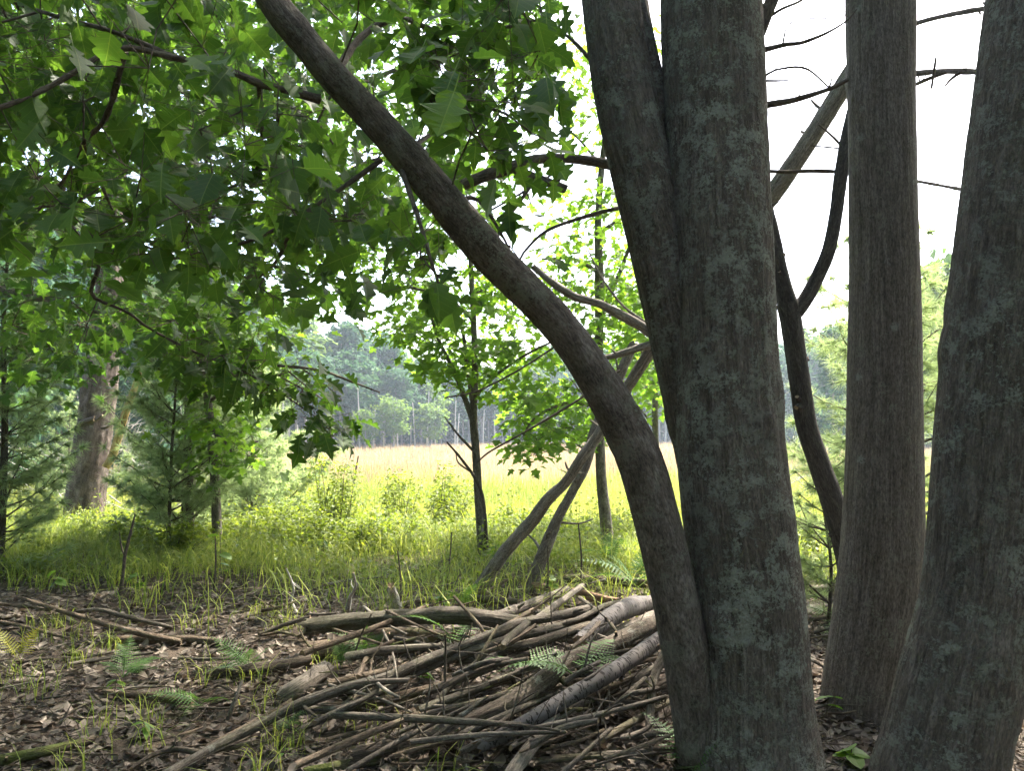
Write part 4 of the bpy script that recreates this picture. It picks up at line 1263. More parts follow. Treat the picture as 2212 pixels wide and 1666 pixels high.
VAR = [far_tree_geo(11, 700, 2.4, 5.0, 46, 44, .62, ML['far']), far_tree_geo(12.5, 701, 2.2, 6.0, 44, 44, .62, ML['far']), far_tree_geo(10, 702, 2.6, 4.6, 46, 44, .62, ML['far']),
       far_tree_geo(13, 703, 2.6, 5.0, 52, 44, .62, ML['far'], .15), far_tree_geo(9, 704, 2.0, 3.5, 40, 44, .55, ML['far_light'])]
CON = [far_tree_geo(12, 710, 2.3, 1, 70, 36, .6, ML['far'], .14, True), far_tree_geo(14, 711, 2.6, 1, 80, 36, .6, ML['far'], .16, True)]
LIT = [far_tree_geo(6.5, 715, 1.6, 1.8, 36, 40, .46, ML['far_light'], .07), far_tree_geo(5.5, 716, 1.7, 1.4, 36, 40, .46, ML['far_light'], .07)]

def far_tree(var, u, d, label, group=None, sc=1.0, rz=0.0, name='far_tree', cat='tree'):
    p = gpt(u, d)
    root = thing(name, p, label, cat, group)
    link('trunk', var[0], root)
    tag(link('crown', var[1], root), kind='stuff')
    root.scale = (sc, sc, sc * random.uniform(.93, 1.07))
    root.rotation_euler = (0, 0, rz)
    return root

def line_d(u):       # distance of the wood's edge across the meadow
    return float(np.interp(u, [-300, 300, 620, 900, 1200, 1500, 1800, 2300], [40, 58, 76, 96, 118, 118, 95, 70]))
def line_h(u):       # wanted height of the wood's top in pixels
    return float(np.interp(u, [-200, 300, 560, 640, 760, 850, 900, 980, 1100, 1200, 1700, 1790, 2000, 2300], [420, 480, 630, 690, 700, 735, 775, 790, 775, 740, 720, 700, 640, 560]))
q = np.random.default_rng(31)
for k in range(64):
    u = 540 + (1480 - 540) * (k + q.uniform(-.4, .4)) / 64
    row = k % 3
    d = line_d(u) + row * 5 + q.uniform(0, 3)
    H = (HOR - line_h(u)) / FPX * d + 2.0
    i = int(q.integers(0, 5))
    h0 = [11, 12.5, 10, 13, 9][i]
    zone = ['behind the pale young pine', 'above the tall narrow shrub', 'behind the small pale green tree', 'left of the young maple trunk', 'right of the young maple trunk', 'past the slanting dead stem', 'next to the lichened trunk'][int(np.searchsorted([640, 800, 890, 1020, 1120, 1290], u))]
    lab = ['far tree at the front edge of the wood ', 'far tree in the second row of the wood ', 'far tree topping the wood '][row] + zone
    far_tree(VAR[i], u, d, lab, ['front row of the far wood', 'second row of the far wood', 'top row of the far wood'][row], H / h0 * q.uniform(.82, 1.03) * (.85, 1.0, 1.08)[row], q.uniform(0, 6.28))
for k in range(18):
    u = 1640 + (2400 - 1640) * (k + q.uniform(-.4, .4)) / 18
    d = line_d(u) + q.uniform(0, 12)
    H = (HOR - line_h(u)) / FPX * d + 2
    c = CON[k % 2]
    far_tree(c, u, d, ['far conifer seen ', 'tall far conifer seen '][k % 2] + ['between the lichened trunk and the forked sapling', 'between the forked sapling and the straight trunk', 'behind the straight trunk', 'between the straight and right-hand trunks', 'behind the right-hand trunk'][int(np.searchsorted([1735, 1840, 1985, 2060], u))], 'far conifers on the right', H / [12, 14][k % 2] * q.uniform(.8, 1.05), q.uniform(0, 6.28), 'far_conifer', 'conifer')
for k in range(20):
    u = -120 + 640 * (k + q.uniform(-.4, .4)) / 20
    d = line_d(u) * q.uniform(.55, 1.1)
    H = (HOR - line_h(u)) / FPX * d + 2
    far_tree(CON[k % 2] if k % 3 else VAR[3], u, d, ('far conifer ' if k % 3 else 'far broadleaf tree ') + ['at the left edge', 'left of the old pine trunk', 'right of the old pine trunk', 'behind the middle pine', 'behind the pale young pine'][int(np.searchsorted([30, 200, 330, 470], u))], 'far trees on the left', H / 13 * q.uniform(.8, 1.05), q.uniform(0, 6.28))
far_tree(LIT[0], 850, 86, 'small pale green tree standing out before the far wood', sc=1.05)
far_tree(LIT[1], 925, 92, 'low round pale tree right of the small one before the far wood', sc=1.05, rz=1)
far_tree(LIT[1], 790, 84, 'low hazy shrubby tree left of the pale one before the far wood', sc=.85, rz=2)
far_tree(LIT[0], 1300, 100, 'pale tree before the far wood, seen past the leaning dead tree', sc=1.0, rz=3)
far_tree(VAR[4], 2050, 38, 'tall feathery sunlit tree between the straight and the right-hand trunk', sc=1.35, rz=1.1)
far_tree(CON[0], 1800, 58, 'dark rounded pine top seen beside the straight trunk', sc=.85, rz=.4, name='far_conifer', cat='conifer')
# rear of the wood: one mass
P = []
for k in range(210):
    u = -300 + 2700 * q.uniform()
    d = line_d(u) + q.uniform(12, 34)
    H = ((HOR - line_h(u)) / FPX * d + 1.6) * q.uniform(.8, .97)
    c = np.array(gpt(u, d))
    m = 480
    z = q.uniform(0, 1, m) ** .8 * H
    P.append(c + np.stack([q.normal(size=m) * 2.0 * (1.1 - z / H * .6), q.normal(size=m) * 2.0, z], 1))
P = np.vstack(P)
G = Geo(); scatter(G, T_QUAD, P, leaf_R(q.normal(size=P.shape), q.uniform(-.3, 1.2, len(P)), q.normal(size=len(P)) * .6), q.uniform(.9, 1.9, len(P)), q.uniform(0, .6, len(P)))
solo('distant_wood', G, ML['far'], 'mass of trees at the back of the wood across the meadow', 'wood', kind='stuff', smooth=False)
# bleached dead trunks at the wood's edge
for k in range(34):
    u = 560 + 930 * (k + q.uniform(-.45, .45)) / 34
    d = line_d(u) - q.uniform(0, 4)
    c = np.array(gpt(u, d))
    H = q.uniform(2.2, 8.0)
    ln = q.normal(size=2) * .05 * H
    G = Geo()
    Pr, rr = tube(G, [c, c + [ln[0] * .4, ln[1], H * .5], c + [ln[0], ln[1], H]], [.10, .085, .055], 7, .4, None, True, .8, 800 + k)
    stubs(G, Pr, rr, 4, 800 + k, (.2, .8), .4)
    solo('dead_snag', G, MB['snag'], 'bleached bare dead trunk at the foot of the far wood', 'dead tree', 'bleached trunks along the far wood', origin=c)

# unseen wood added behind the viewer to block sky light (closes the place off, keeps the shade dark)
P = []
for k in range(50):
    a = q.uniform(-2.35, 2.35) - math.pi / 2
    rd = q.uniform(7, 15)
    c = np.array([math.cos(a) * rd, math.sin(a) * rd * .9 - 1.0, 0])
    if c[1] > 2 and abs(c[0]) < c[1] * .8 + 2.5: continue
    m = 420
    P.append(c + np.stack([q.normal(size=m) * 1.6, q.normal(size=m) * 1.6, .3 + q.uniform(0, 1, m) ** .7 * 12], 1))
P = np.vstack(P)
P = P[~in_frame(P, 200)]
G = Geo(); scatter(G, T_QUAD, P, leaf_R(q.normal(size=P.shape), q.uniform(-.3, 1.2, len(P)), q.normal(size=len(P)) * .6), q.uniform(.4, .8, len(P)), q.uniform(0, 1, len(P)))
solo('added_shade_wood', G, ML['back'], 'unseen wood added behind the viewer to keep the shade dark', 'wood', kind='stuff', smooth=False)

# ================================================================== brush pile: every log a thing
def wood_disp(amp):
    def f(b, r):
        return r * amp * (vnoise(b * np.array([18, 18, 6]), 41) + .6 * vnoise(b * np.array([55, 55, 9]), 42)) + .0015 * vnoise(b * np.array([160, 160, 12]), 43)
    return f

def log(label, pts, px, mat, name='log', cat='log', seed=[900], nst=3, amp=.14, jag=1.2, group=None, nseg=26, twl=(.03, .12)):
    """pts [(u, v, height above ground)], px thickness(es) in the picture"""
    seed[0] += 1
    P = np.array([gp(u, v, h) for u, v, h in pts])
    px = np.full(len(pts), px, float) if np.isscalar(px) else np.array(px, float)
    r = px / FPX * P[:, 1] / 2
    root = thing(name, P.mean(0), label, cat, group)
    G = Geo()
    Pr, rr = tube(G, P, r, nseg, .018 if nseg > 12 else .03, wood_disp(amp), True, jag, seed[0])
    part('stem', G, MB[mat], root)
    if nst:
        G = Geo()
        stubs(G, Pr, rr, nst, seed[0], twl, .5)
        part('branch_stubs', G, MB[mat], root, kind='stuff')
    return root

log('thick weathered log lying level across the top of the brush pile', [(655, 1356, .17), (760, 1345, .19), (873, 1336, .21), (974, 1331, .22), (1060, 1338, .2), (1150, 1347, .18)], [36, 36, 36, 36, 32, 22], 'grey', nst=4)
log('broken log with a dark hollow end under the level log', [(676, 1408, .06), (760, 1398, .07), (830, 1390, .07), (930, 1392, .06)], [40, 36, 34, 30], 'brown')
log('dark rotting log lying behind the green fern', [(800, 1368, .06), (880, 1368, .06), (980, 1376, .05)], [22, 22, 18], 'brown')
log('long pole running from the bottom edge up to the top of the pile', [(340, 1685, .05), (460, 1618, .07), (560, 1567, .10), (650, 1521, .13), (740, 1490, .16), (830, 1466, .19), (938, 1421, .23), (1064, 1372, .27), (1118, 1349, .28), (1200, 1332, .28), (1269, 1318, .28)], [20, 20, 21, 22, 22, 22, 21, 20, 20, 21, 21], 'grey', nst=5)
log('second long pole lying just below the longest one', [(640, 1536, .07), (751, 1530, .10), (830, 1488, .14), (920, 1444, .18), (1010, 1408, .22), (1100, 1381, .24), (1226, 1351, .26), (1298, 1325, .27), (1372, 1293, .27)], [18, 18, 18, 19, 19, 18, 18, 17, 15], 'grey', nst=5)
log('forked pale pole end resting on the two long poles', [(1085, 1398, .27), (1110, 1372, .30), (1140, 1345, .32)], [16, 18, 14], 'grey', nst=1)
log('short straight pole below the two long poles', [(985, 1431, .16), (1070, 1412, .2), (1154, 1391, .24), (1276, 1351, .27)], [18, 20, 20, 19], 'tan', nst=3)
log('thick bent birch log with dark dashes near the leaning stem', [(1252, 1390, .24), (1290, 1358, .26), (1330, 1328, .28), (1365, 1312, .28), (1400, 1306, .27)], [34, 38, 40, 40, 36], 'birch', nst=0, amp=.05)
log('heavy bark-covered log running from the leaning stem down to the left', [(1440, 1342, .30), (1334, 1389, .27), (1262, 1420, .25), (1190, 1462, .22), (1110, 1515, .18), (1020, 1560, .14), (930, 1592, .11), (850, 1612, .08), (765, 1630, .07)], [44, 44, 42, 42, 40, 37, 34, 30, 27], 'tan', nst=5)
log('slim birch log with dark dashes in front of the heavy log', [(1430, 1378, .31), (1360, 1428, .29), (1298, 1468, .27), (1240, 1500, .24), (1190, 1530, .21), (1100, 1583, .15), (1032, 1615, .12)], [32, 33, 33, 33, 33, 31, 27], 'birch', nst=2, amp=.05)
log('pale barkless log end coming up from the bottom edge', [(1200, 1556, .16), (1160, 1600, .13), (1120, 1650, .10), (1085, 1700, .08)], [28, 30, 30, 30], 'pale', nst=1)
log('pale upright stick wedged against the foot of the leaning stem', [(1440, 1404, .32), (1414, 1462, .22), (1406, 1520, .14), (1402, 1588, .06)], [20, 20, 18, 16], 'pale', nst=2)
log('mossy dark log at the back of the pile beside the ferns', [(1222, 1250, .1), (1300, 1254, .1), (1400, 1262, .1)], [18, 19, 18], 'mossy')
log('reddish split log at the back of the pile', [(1154, 1265, .08), (1240, 1281, .09), (1330, 1301, .1)], [13, 19, 17], 'red', nst=1)
log('grey log pointing up right behind the level log', [(1065, 1334, .14), (1140, 1308, .16), (1226, 1275, .18)], [20, 20, 17], 'grey')
log('slim grey branch lying along the grass edge', [(860, 1306, .04), (950, 1289, .05), (1030, 1270, .06)], [8, 9, 7], 'grey', 'fallen_branch', 'branch', nst=2, nseg=10)
log('short mossy log half hidden in the grass edge', [(880, 1240, .05), (930, 1225, .05), (985, 1205, .05)], [10, 12, 9], 'mossy', nst=1)
log('low log behind the level log, left part in grass', [(1010, 1292, .05), (1060, 1296, .05), (1120, 1301, .05)], [14, 16, 12], 'tan', nst=1)
log('bleached broken stump stub leaning above the level log', [(845, 1266, .26), (852, 1290, .14), (862, 1326, .0)], [15, 19, 22], 'snag', 'stump', 'stump', nst=0, jag=1.8)
log('crooked white twig standing left of the bleached stub', [(764, 1238, .36), (768, 1268, .24), (756, 1292, .12), (750, 1318, .0)], [4, 6, 8, 9], 'snag', 'standing_twig', 'twig', nst=2, nseg=9)
log('white bent twig standing in the grass left of the crooked one', [(618, 1228, .36), (634, 1270, .2), (630, 1300, .1), (648, 1335, .0)], [4, 5, 6, 7], 'snag', 'standing_twig', 'twig', nst=2, nseg=9)
log('long bare branch sloping down through the left of the litter', [(40, 1290, .16), (59, 1297, .16), (164, 1330, .14), (275, 1362, .10), (392, 1388, .04)], [6, 8, 11, 12, 13], 'brown', 'fallen_branch', 'branch', nst=5, nseg=14)
log('thin branch ending at the left edge above the long bare branch', [(-20, 1305, .12), (50, 1310, .12), (110, 1320, .12)], [7, 8, 7], 'brown', 'fallen_branch', 'branch', nst=2, nseg=10)
log('thin dark branch crossing low at the left edge', [(-20, 1340, .04), (60, 1356, .05), (150, 1380, .03)], [7, 8, 6], 'brown', 'fallen_branch', 'branch', nst=2, nseg=10)
log('arched thin branch above the long bare branch', [(165, 1322, .14), (215, 1318, .16), (262, 1330, .12), (320, 1344, .07), (372, 1356, .03)], [7, 8, 9, 9, 8], 'grey', 'fallen_branch', 'branch', nst=2, nseg=10)
log('dark damp log lying under the long bare branch', [(230, 1384, .03), (330, 1382, .03), (430, 1384, .03), (520, 1392, .03)], [14, 17, 17, 12], 'brown')
log('grey stick leading to the end of the level log', [(560, 1372, .04), (610, 1352, .07), (670, 1334, .12)], [8, 10, 10], 'tan', 'fallen_branch', 'branch', nst=2, nseg=12)
log('upper of two parallel straight sticks in the left litter', [(150, 1426, .02), (235, 1411, .03), (290, 1403, .02)], [6, 7, 5], 'grey', 'stick', 'stick', nst=1, nseg=10)
log('lower of two parallel straight sticks in the left litter', [(147, 1436, .03), (240, 1421, .03), (330, 1411, .03)], [8, 8, 6], 'grey', 'stick', 'stick', nst=1, nseg=10)
log('dark mossy log in the bottom left corner', [(-30, 1650, .03), (98, 1625, .04), (213, 1596, .02)], [26, 24, 14], 'mossy', nst=1)
log('rotten short log in the middle of the left litter', [(225, 1495, .03), (320, 1505, .04), (415, 1519, .03)], [11, 16, 15], 'brown', nst=2)
log('short round log right of the pale ferns', [(464, 1455, .03), (530, 1449, .05), (600, 1440, .05), (672, 1426, .05)], [18, 24, 25, 24], 'tan', nst=2)
log('wide pale split log under the end of the longest pole', [(605, 1512, .02), (650, 1484, .05), (705, 1448, .05)], [38, 40, 34], 'pale', nst=0, jag=.6)
log('dark log lying below the longest pole', [(450, 1618, .01), (540, 1572, .02), (630, 1520, .03)], [18, 22, 20], 'brown', nst=2)
log('curved branch wandering along the bottom edge', [(285, 1660, .02), (330, 1632, .04), (380, 1620, .05), (442, 1626, .05), (523, 1612, .04), (590, 1600, .02)], [9, 10, 11, 11, 10, 7], 'tan', 'fallen_branch', 'branch', nst=2, nseg=12)
log('pale upright stick below the short round log', [(491, 1556, .0), (506, 1518, .08), (523, 1472, .16)], [9, 9, 6], 'pale', 'stick', 'stick', nst=1, nseg=10)
log('dark thin branch standing through the pile between the poles', [(1075, 1352, .36), (1045, 1405, .28), (1010, 1464, .18), (994, 1536, .06)], [5, 8, 9, 9], 'brown', 'fallen_branch', 'branch', nst=3, nseg=10)
log('short dark stick poking up over the level log', [(981, 1289, .40), (1012, 1325, .33), (1040, 1358, .28), (1052, 1390, .22)], [7, 8, 8, 7], 'brown', 'stick', 'stick', nst=1, nseg=10)
log('slanting branch below the second pole', [(902, 1560, .08), (940, 1520, .12), (974, 1484, .16), (1030, 1432, .24)], [9, 11, 12, 11], 'tan', 'fallen_branch', 'branch', nst=2, nseg=12)
log('short stick slanting across the bent birch log', [(1235, 1400, .30), (1270, 1372, .32), (1295, 1345, .33)], [8, 9, 8], 'tan', 'stick', 'stick', nst=1, nseg=10)
log('grey stick in front of the leaning stem foot', [(1312, 1540, .12), (1350, 1505, .17), (1393, 1466, .22)], [9, 10, 9], 'grey', 'stick', 'stick', nst=2, nseg=10)
log('straight stick rising from the bottom edge under the birch', [(1205, 1680, .05), (1262, 1628, .08), (1320, 1575, .12)], [10, 10, 8], 'grey', 'stick', 'stick', nst=1, nseg=10)
log('low pole along the bottom edge towards the trunk', [(1160, 1645, .04), (1280, 1634, .04), (1370, 1628, .04), (1470, 1618, .03)], [13, 15, 15, 13], 'grey', nst=2)
log('thin dark pole below the heavy log end', [(850, 1655, .03), (920, 1620, .05), (1000, 1582, .08)], [9, 10, 9], 'brown', 'stick', 'stick', nst=1, nseg=10)
log('bent grey branch hooked over at the bottom of the pile', [(1012, 1680, .02), (1002, 1630, .08), (998, 1592, .14), (1016, 1588, .15), (1040, 1612, .10)], [15, 16, 15, 12, 9], 'grey', 'fallen_branch', 'branch', nst=1, nseg=14)
log('mossy log along the bottom edge left of the heavy log end', [(660, 1668, .02), (740, 1655, .03), (825, 1643, .03)], [18, 22, 18], 'mossy', nst=1)
log('pole lying deep in the pile below the heavy log', [(760, 1580, .02), (880, 1545, .04), (1000, 1500, .06), (1130, 1455, .1)], [15, 18, 18, 16], 'brown', nst=2)
log('thin pole between the heavy log and the slim birch', [(960, 1500, .08), (1060, 1478, .14), (1150, 1445, .2), (1240, 1410, .24)], [10, 11, 11, 9], 'tan', 'stick', 'stick', nst=2, nseg=10)
log('grey limb arching out of the pile top behind the bent birch', [(1180, 1362, .24), (1250, 1338, .29), (1320, 1306, .31), (1398, 1300, .28)], [10, 12, 12, 10], 'grey', 'fallen_branch', 'branch', nst=2, nseg=12)
log('pole under the bent birch pointing at the leaning stem', [(1210, 1372, .2), (1300, 1374, .2), (1420, 1325, .22)], [14, 18, 18], 'pale', nst=1)
log('flat grey driftwood piece between the trunks', [(1745, 1275, .05), (1790, 1272, .06), (1840, 1262, .06)], [14, 18, 14], 'pale', nst=1)
log('brown stick between the trunks at the right', [(1750, 1340, .03), (1800, 1330, .05), (1850, 1300, .06)], [10, 11, 9], 'tan', 'stick', 'stick', nst=2, nseg=10)
log('pale stick lying at the foot of the lichened trunk', [(1740, 1420, .05), (1780, 1440, .06), (1815, 1475, .04)], [8, 9, 8], 'tan', 'stick', 'stick', nst=1, nseg=10)

# ---- smaller sticks by group
q = np.random.default_rng(77)
marks = [(740, 1345, 'near the level log\'s end'), (960, 1330, 'beside the level log'), (1180, 1310, 'right of the level log'), (1330, 1345, 'next to the bent birch log'), (700, 1500, 'beside the wide pale split log'),
         (850, 1470, 'beside the longest pole'), (1000, 1430, 'crossing the two long poles'), (1160, 1480, 'beside the heavy log'), (880, 1610, 'near the heavy log\'s end'), (1270, 1490, 'beside the slim birch log'), (1080, 1600, 'near the slim birch\'s end'),
         (1400, 1500, 'at the foot of the leaning stem'), (1330, 1620, 'at the bottom edge'), (60, 1360, 'by the thin dark branch'), (250, 1350, 'near the long bare branch'), (430, 1390, 'by the dark damp log'), (240, 1420, 'near the two parallel sticks'),
         (550, 1450, 'beside the short round log'), (330, 1510, 'beside the rotten short log'), (100, 1500, 'at the left edge'), (120, 1620, 'near the mossy corner log'), (440, 1620, 'near the curved bottom branch'), (570, 1560, 'beside the dark log'),
         (640, 1290, 'near the white bent twig'), (850, 1290, 'near the bleached stub'), (1060, 1275, 'under the leaning dead tree'), (1290, 1270, 'by the reddish split log'), (1640, 1640, 'before the lichened trunk'), (1780, 1360, 'beside the lichened trunk'), (1850, 1500, 'beside the straight trunk')]
def small_sticks(n, urange, vrange, hr, px, ang, label, group, mats, L=(60, 200)):
    for k in range(n):
        u, v = q.uniform(*urange), q.uniform(*vrange)
        l = q.uniform(*L)
        a = q.normal(ang, .28)
        du, dv = math.cos(a) * l, -math.sin(a) * l * .6
        h = q.uniform(*hr)
        pts = [(u - du / 2, v - dv / 2, h * q.uniform(.5, 1)), (u + q.normal() * 6, v + q.normal() * 5, h), (u + du / 2, v + dv / 2, h * q.uniform(.8, 1.3))]
        pts = [(a_, min(max(b_, 1180), 1720), c_) for a_, b_, c_ in pts]
        w_ = q.uniform(*px)
        mt = mats[int(q.integers(len(mats)))]
        col_ = {'brown': 'dark brown', 'grey': 'grey', 'tan': 'brownish grey', 'mossy': 'mossy dark', 'pale': 'pale', 'red': 'reddish'}[mt]
        size_ = ('short ', '', 'long ')[int(np.searchsorted([L[0] + (L[1] - L[0]) * .33, L[0] + (L[1] - L[0]) * .66], l))] + ('thin ' if w_ < (px[0] + px[1]) / 2 else 'stout ')
        best = min(marks, key=lambda m_: math.hypot(u - m_[0], 1.5 * (v - m_[1])))
        log(size_ + col_ + ' ' + label + ' ' + best[2], pts, [w_, w_ * .9, w_ * .6], mt, 'stick', 'stick', nst=2, group=group, nseg=7, twl=(.05, .26))
small_sticks(95, (740, 1470), (1390, 1650), (.0, .20), (4, 13), .55, 'stick in the tangle', 'sticks inside the brush pile', ['brown', 'grey', 'tan', 'mossy'])
small_sticks(48, (760, 1440), (1340, 1600), (.06, .24), (10, 22), .5, 'pole in the pile', 'poles laid in the brush pile', ['grey', 'tan', 'brown', 'grey'], (160, 420))
small_sticks(16, (780, 1440), (1340, 1600), (.12, .34), (4, 9), -.5, 'stick across the pile', 'sticks lying across the brush pile', ['grey', 'tan', 'brown', 'pale'], (60, 220))
small_sticks(12, (1000, 1450), (1340, 1480), (.2, .34), (6, 15), .6, 'pole atop the pile', 'poles on top of the brush pile', ['grey', 'tan', 'brown', 'grey'], (120, 300))
small_sticks(44, (30, 700), (1330, 1640), (.01, .05), (3, 8), .15, 'stick on the litter', 'sticks in the leaf litter', ['brown', 'grey', 'tan', 'pale'], (40, 150))
small_sticks(22, (560, 1380), (1245, 1340), (.02, .12), (3, 8), .15, 'stick behind the pile', 'sticks behind the pile', ['brown', 'grey', 'tan'], (50, 160))
small_sticks(12, (1740, 1900), (1330, 1560), (.02, .1), (3, 8), .4, 'stick between the trunks', 'sticks between the trunks', ['brown', 'grey', 'tan'], (40, 110))
small_sticks(14, (1480, 1800), (1600, 1690), (.0, .06), (4, 9), .2, 'stick at the trunk foot', 'sticks at the foot of the lichened trunk', ['brown', 'grey', 'tan'], (50, 140))
# twig litter
n = 2600
x, y = spread_view(n, 2.2, 7.5, q, 1.0, 1.1)
a = q.uniform(0, 6.28, n); l = q.uniform(.05, .3, n) * q.uniform(.5, 1.8, n)
A = np.stack([x, y, gz(x, y) + q.uniform(.005, .03, n)], 1)
B = A + np.stack([np.cos(a) * l, np.sin(a) * l, q.uniform(-.01, .06, n) * l / .2], 1)
M_ = (A + B) / 2 + q.normal(size=(n, 3)) * .012
G = Geo(); sticks(G, [(A[i], M_[i], .0028, .0024) for i in range(n)] + [(M_[i], B[i], .0024, .0014) for i in range(n)], 4)
solo('twig_litter', G, MB['tan'], 'fine broken twigs strewn through the leaf litter', 'twigs', kind='stuff')

# ---- fallen leaves
n = 29000
x, y = spread_view(n, 2.0, 8.6, q, 1.25, 1.15)
P = np.stack([x, y, gz(x, y) + .004 + np.abs(q.normal(size=n)) * .008], 1)
bare = vnoise(np.stack([x * .8, y * .8, 0 * x], 1), 91)
pile = np.exp(-(((x - .35) / 1.1) ** 2 + ((y - 3.5) / .8) ** 2))  # leaves thinned under the pile so darker ground imitates the shade there
keep = (q.uniform(0, 1, n) < .9 + .3 * bare - .6 * pile) & (q.uniform(0, 1, n) < 1 - sstep(6.0, 8.6, y))
P = P[keep]; n = len(P)
Rm = leaf_R(q.normal(size=(n, 3)), q.normal(size=n) * .2, q.normal(size=n) * .28)
sc = .055 * q.uniform(.5, 1.5, n)
u, v, f = proj(P)
score = np.where(in_frame(P, -5), sc / f, -1) * q.uniform(.6, 1, n)
pick = np.argsort(-score)[:300]
mel = [Geo().add(tv, T=tf).mesh('fallen_leaf', ML['litter'], smooth=False) for tv, tf in T_DRY]
for i in pick:
    o = link('fallen_leaf', mel[int(q.integers(len(mel)))], None)
    M4 = np.eye(4); M4[:3, :3] = Rm[i] * sc[i]; M4[:3, 3] = P[i]
    o.matrix_basis = Matrix(M4.tolist())
    tag(o, 'curled dry brown leaf lying on the ground near the viewer', 'leaf', 'nearest fallen leaves')
rest = np.ones(n, bool); rest[pick] = False
T_DRYS = [template([(0, 0), (.2, .2), (.5, .3), (.8, .18), (1, 0)], f_, c_, t2_, 0) for f_, c_, t2_ in ((.3, .2, .2), (.6, -.3, -.2), (-.4, .3, .3), (.2, -.2, .4))]
G = Geo()
for m_, tt in ((rest & (f < 3.3), T_DRY), (rest & (f >= 3.3), T_DRYS)): scatter(G, tt, P[m_], Rm[m_], sc[m_], q.uniform(0, 1, m_.sum()))
solo('leaf_litter', G, ML['litter'], 'brown dry leaf litter covering the wood floor', 'leaf litter', kind='stuff', smooth=False)

# ---- ferns
def frond_mesh(mat, npin=15, seed=0, droop=.35):
    q = np.random.default_rng(seed)
    G = Geo()
    t = np.linspace(0, 1, 9)
    C = np.stack([t, 0 * t, .18 * np.sin(t * 2.2) - droop * t * t], 1)
    sticks(G, [(C[i], C[i + 1], .007 * (1 - t[i]) + .002, .007 * (1 - t[i + 1]) + .002) for i in range(8)], 4)
    for k in range(npin):
        s = .16 + .82 * k / npin
        p = np.array([np.interp(s, t, C[:, j]) for j in range(3)])
        L = .30 * math.sin(math.pi * min(1, (s + .12)) ** .8) ** .8 * (1.05 - s * .55) + .02
        for sg in (-1, 1):
            d = nrm(np.array([.35, sg, -.12 + q.normal() * .08]))
            sd = nrm(np.cross(d, [0, 0, 1.0])) * .028
            m = 6
            V, T = [], []
            for j in range(m):
                a, b = j / m, (j + 1) / m
                w0 = 1 - a * .85
                c0, c1 = p + d * L * a, p + d * L * b
                cm = (c0 + c1) / 2
                n0 = len(V)
                V += [c0, c1, cm + sd * w0 + d * L * .05, cm - sd * w0 + d * L * .05]
                T += [(n0, n0 + 1, n0 + 2), (n0, n0 + 3, n0 + 1)]
            G.add(V, T=T, tint=q.uniform(0, .3))
    return G.mesh('frond', mat, smooth=False)
FR = [frond_mesh(ML['fern'], 15, 1), frond_mesh(ML['fern'], 17, 2, .5), frond_mesh(ML['fern'], 14, 3, .15)]
FRY = [frond_mesh(ML['fern_yellow'], 14, 4, .2)]
def fern(label, u, v, h, n, size, azs=None, meshes=FR, rise=(.2, .9)):
    c = gp(u, v, h)
    root = thing('fern', c, label, 'fern')
    for k in range(n):
        o = link('frond', meshes[k % len(meshes)], root)
        az = azs[k % len(azs)] + q.normal() * .2 if azs else q.uniform(0, 6.28)
        o.rotation_euler = (q.normal() * .25, -q.uniform(*rise), az)
        s = 1.05 * size * q.uniform(.8, 1.2)
        o.scale = (s, s, s)
fern('dark green fern arching in the gap between the level log and the poles', 985, 1405, .03, 5, .36, [2.6, 3.3, .4, 1.2, 5.4])
fern('light green fern frond spreading over the slim birch log', 1245, 1462, .24, 4, .34, [.3, 2.9, .9, 3.6], rise=(.1, .4))
fern('leafy fern in front of the heavy log', 1130, 1440, .22, 3, .26, [.5, 2.8, 4.2], rise=(.1, .4))
fern('grey-green ferns beside the leaning stem at the back of the pile', 1370, 1262, .12, 6, .5, [3.4, 2.8, 3.9, .2, 1, 5])
fern('bright fern behind the pile near the tall young maple', 1320, 1215, .1, 5, .5)
fern('pale fern in the litter left of the short round log', 540, 1452, .03, 5, .26)
fern('fern in front of the rotten short log', 430, 1525, .03, 5, .24)
fern('yellow fern at the left edge', 36, 1425, .02, 3, .24, meshes=FRY, rise=(.4, 1.0))
fern('small fern in the left litter below the parallel sticks', 265, 1465, .02, 6, .26)
fern('small fern standing between the broken log and the poles', 790, 1420, .04, 4, .22, rise=(.6, 1.2))
fern('small fern at the broken log\'s hollow end', 735, 1440, .03, 4, .2, rise=(.6, 1.2))
fern('fern growing just behind the level log', 1000, 1318, .04, 5, .28, rise=(.6, 1.2))
fern('bracken fern at the bottom edge before the lichened trunk', 1500, 1668, .03, 6, .3)
fern('tiny fern in the litter under the longest pole', 610, 1585, .02, 4, .16)
fern('fern sprig at the bottom of the heavy log', 870, 1632, .03, 4, .15)
fern('small fern between the lichened and straight trunks', 1790, 1330, .05, 5, .3)

# ---- small broad-leaved plants
def forb(label, u, v, h, n, size, hgt, tem=T_ELL, mat='forb'):
    c = gp(u, v, h)
    root = thing('seedling', c, label, 'plant')
    G = Geo(); GL = [Geo().add(tv, T=tf).mesh('leaf', ML[mat], smooth=False) for tv, tf in tem]
    top = np.array([q.normal() * .02, q.normal() * .02, hgt])
    tube(G, [c, c + top * .5, c + top], .002, 5, .03, None, False)
    part('stem', G, MB['twig'], root)
    for k in range(n):
        t = q.uniform(.45, 1)
        a = q.uniform(0, 6.28)
        Rm = leaf_R(np.array([[math.cos(a), math.sin(a), 0]]), np.array([q.uniform(-.1, .6)]), np.array([q.normal() * .3]))[0]
        s = size * q.uniform(.7, 1.2)
        M4 = np.eye(4); M4[:3, :3] = Rm * s; M4[:3, 3] = top * t
        o = link('leaf', GL[k % len(GL)], root)
        o.matrix_basis = Matrix(M4.tolist())
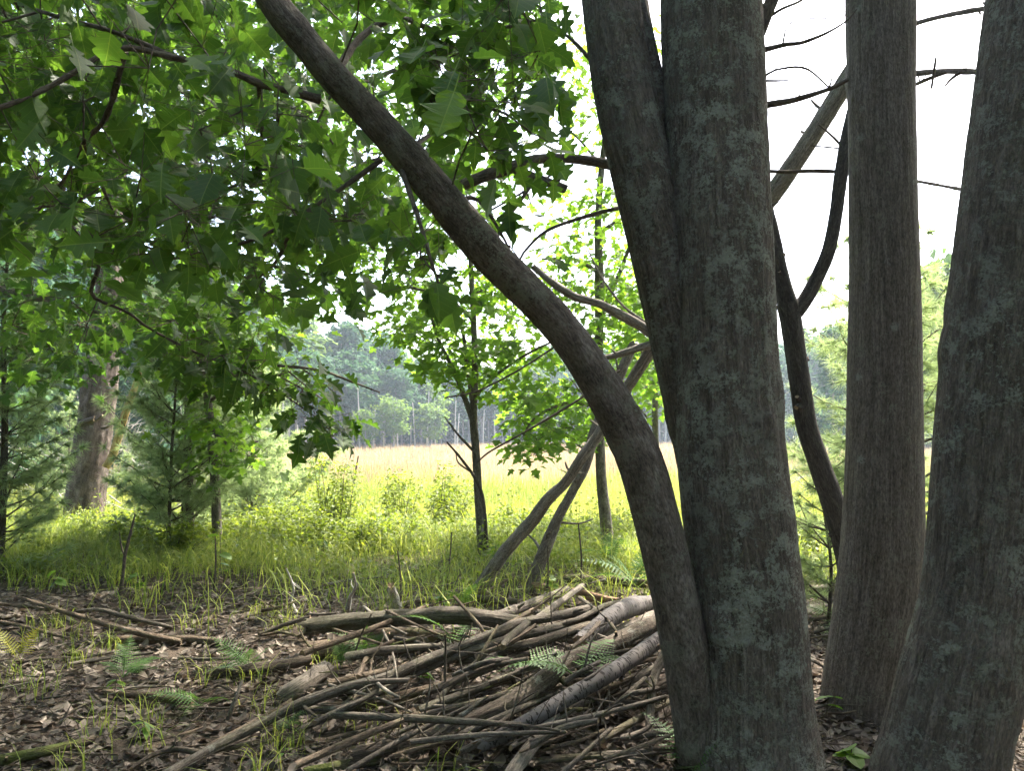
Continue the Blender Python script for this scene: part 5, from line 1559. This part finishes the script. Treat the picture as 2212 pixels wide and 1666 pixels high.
T_ROUND = [template([(0, 0), (.1, .3), (.4, .42), (.75, .3), (1, 0)], .15, -.2)]
for lab, u, v, h, n, s, hg, tm in [('seedling with round leaves right of the pale bottom stick', 1785, 1552, .02, 3, .07, .1, T_ROUND), ('broad dark leaves between the feet of the trunks', 1838, 1650, .02, 5, .10, .06, T_ROUND),
    ('light green seedling in the left litter', 245, 1510, .02, 6, .06, .1, T_ELL), ('seedling with round leaf in the grass at left', 120, 1290, .02, 5, .09, .22, T_ROUND), ('maple seedling by the thin black dead sapling', 300, 1290, .02, 6, .09, .2, T_MAPLE),
    ('tall seedling with two round leaves in the sedge', 475, 1300, .02, 4, .1, .55, T_ROUND), ('small maple seedling behind the level log', 965, 1318, .05, 6, .09, .16, T_MAPLE), ('seedling of few leaves on the longest pole', 905, 1480, .05, 3, .08, .08, T_MAPLE),
    ('green seedling at the foot of the young maple', 1075, 1240, .02, 6, .09, .3, T_ROUND), ('leafy seedling beside the crooked twig', 700, 1235, .02, 6, .08, .35, T_ELL), ('seedling under the slanting dead stem', 1190, 1290, .03, 6, .09, .2, T_MAPLE),
    ('green seedling in the bottom left litter', 320, 1590, .02, 5, .06, .08, T_ELL), ('yellow-green seedling near the bottom edge', 610, 1650, .02, 4, .05, .06, T_ELL), ('leafy plant between the straight and lichened trunks', 1790, 1200, .05, 8, .09, .35, T_MAPLE)]:
    forb(lab, u, v, h, n, s, hg, tm)

# ================================================================== haze over the meadow
hz = Geo()
x0, x1, y0, y1, z0, z1 = -440, 440, -310, 440, -2.2, 24
hz.add([(x0,y0,z0),(x1,y0,z0),(x1,y1,z0),(x0,y1,z0),(x0,y0,z1),(x1,y0,z1),(x1,y1,z1),(x0,y1,z1)],
       Q=[(0,3,2,1),(4,5,6,7),(0,1,5,4),(1,2,6,5),(2,3,7,6),(3,0,4,7)])
mh = bpy.data.materials.new('haze')
mh.use_nodes = True
mh.node_tree.nodes.clear()
vo = mh.node_tree.nodes.new('ShaderNodeVolumePrincipled')
vo.inputs['Color'].default_value = (.74, .86, 1.0, 1)
vo.inputs['Density'].default_value = .0008
vo.inputs['Anisotropy'].default_value = .3
mo_ = mh.node_tree.nodes.new('ShaderNodeOutputMaterial')
mh.node_tree.links.new(vo.outputs[0], mo_.inputs['Volume'])
solo('haze', hz, mh, 'thin bright summer haze', 'haze', kind='stuff', smooth=False)
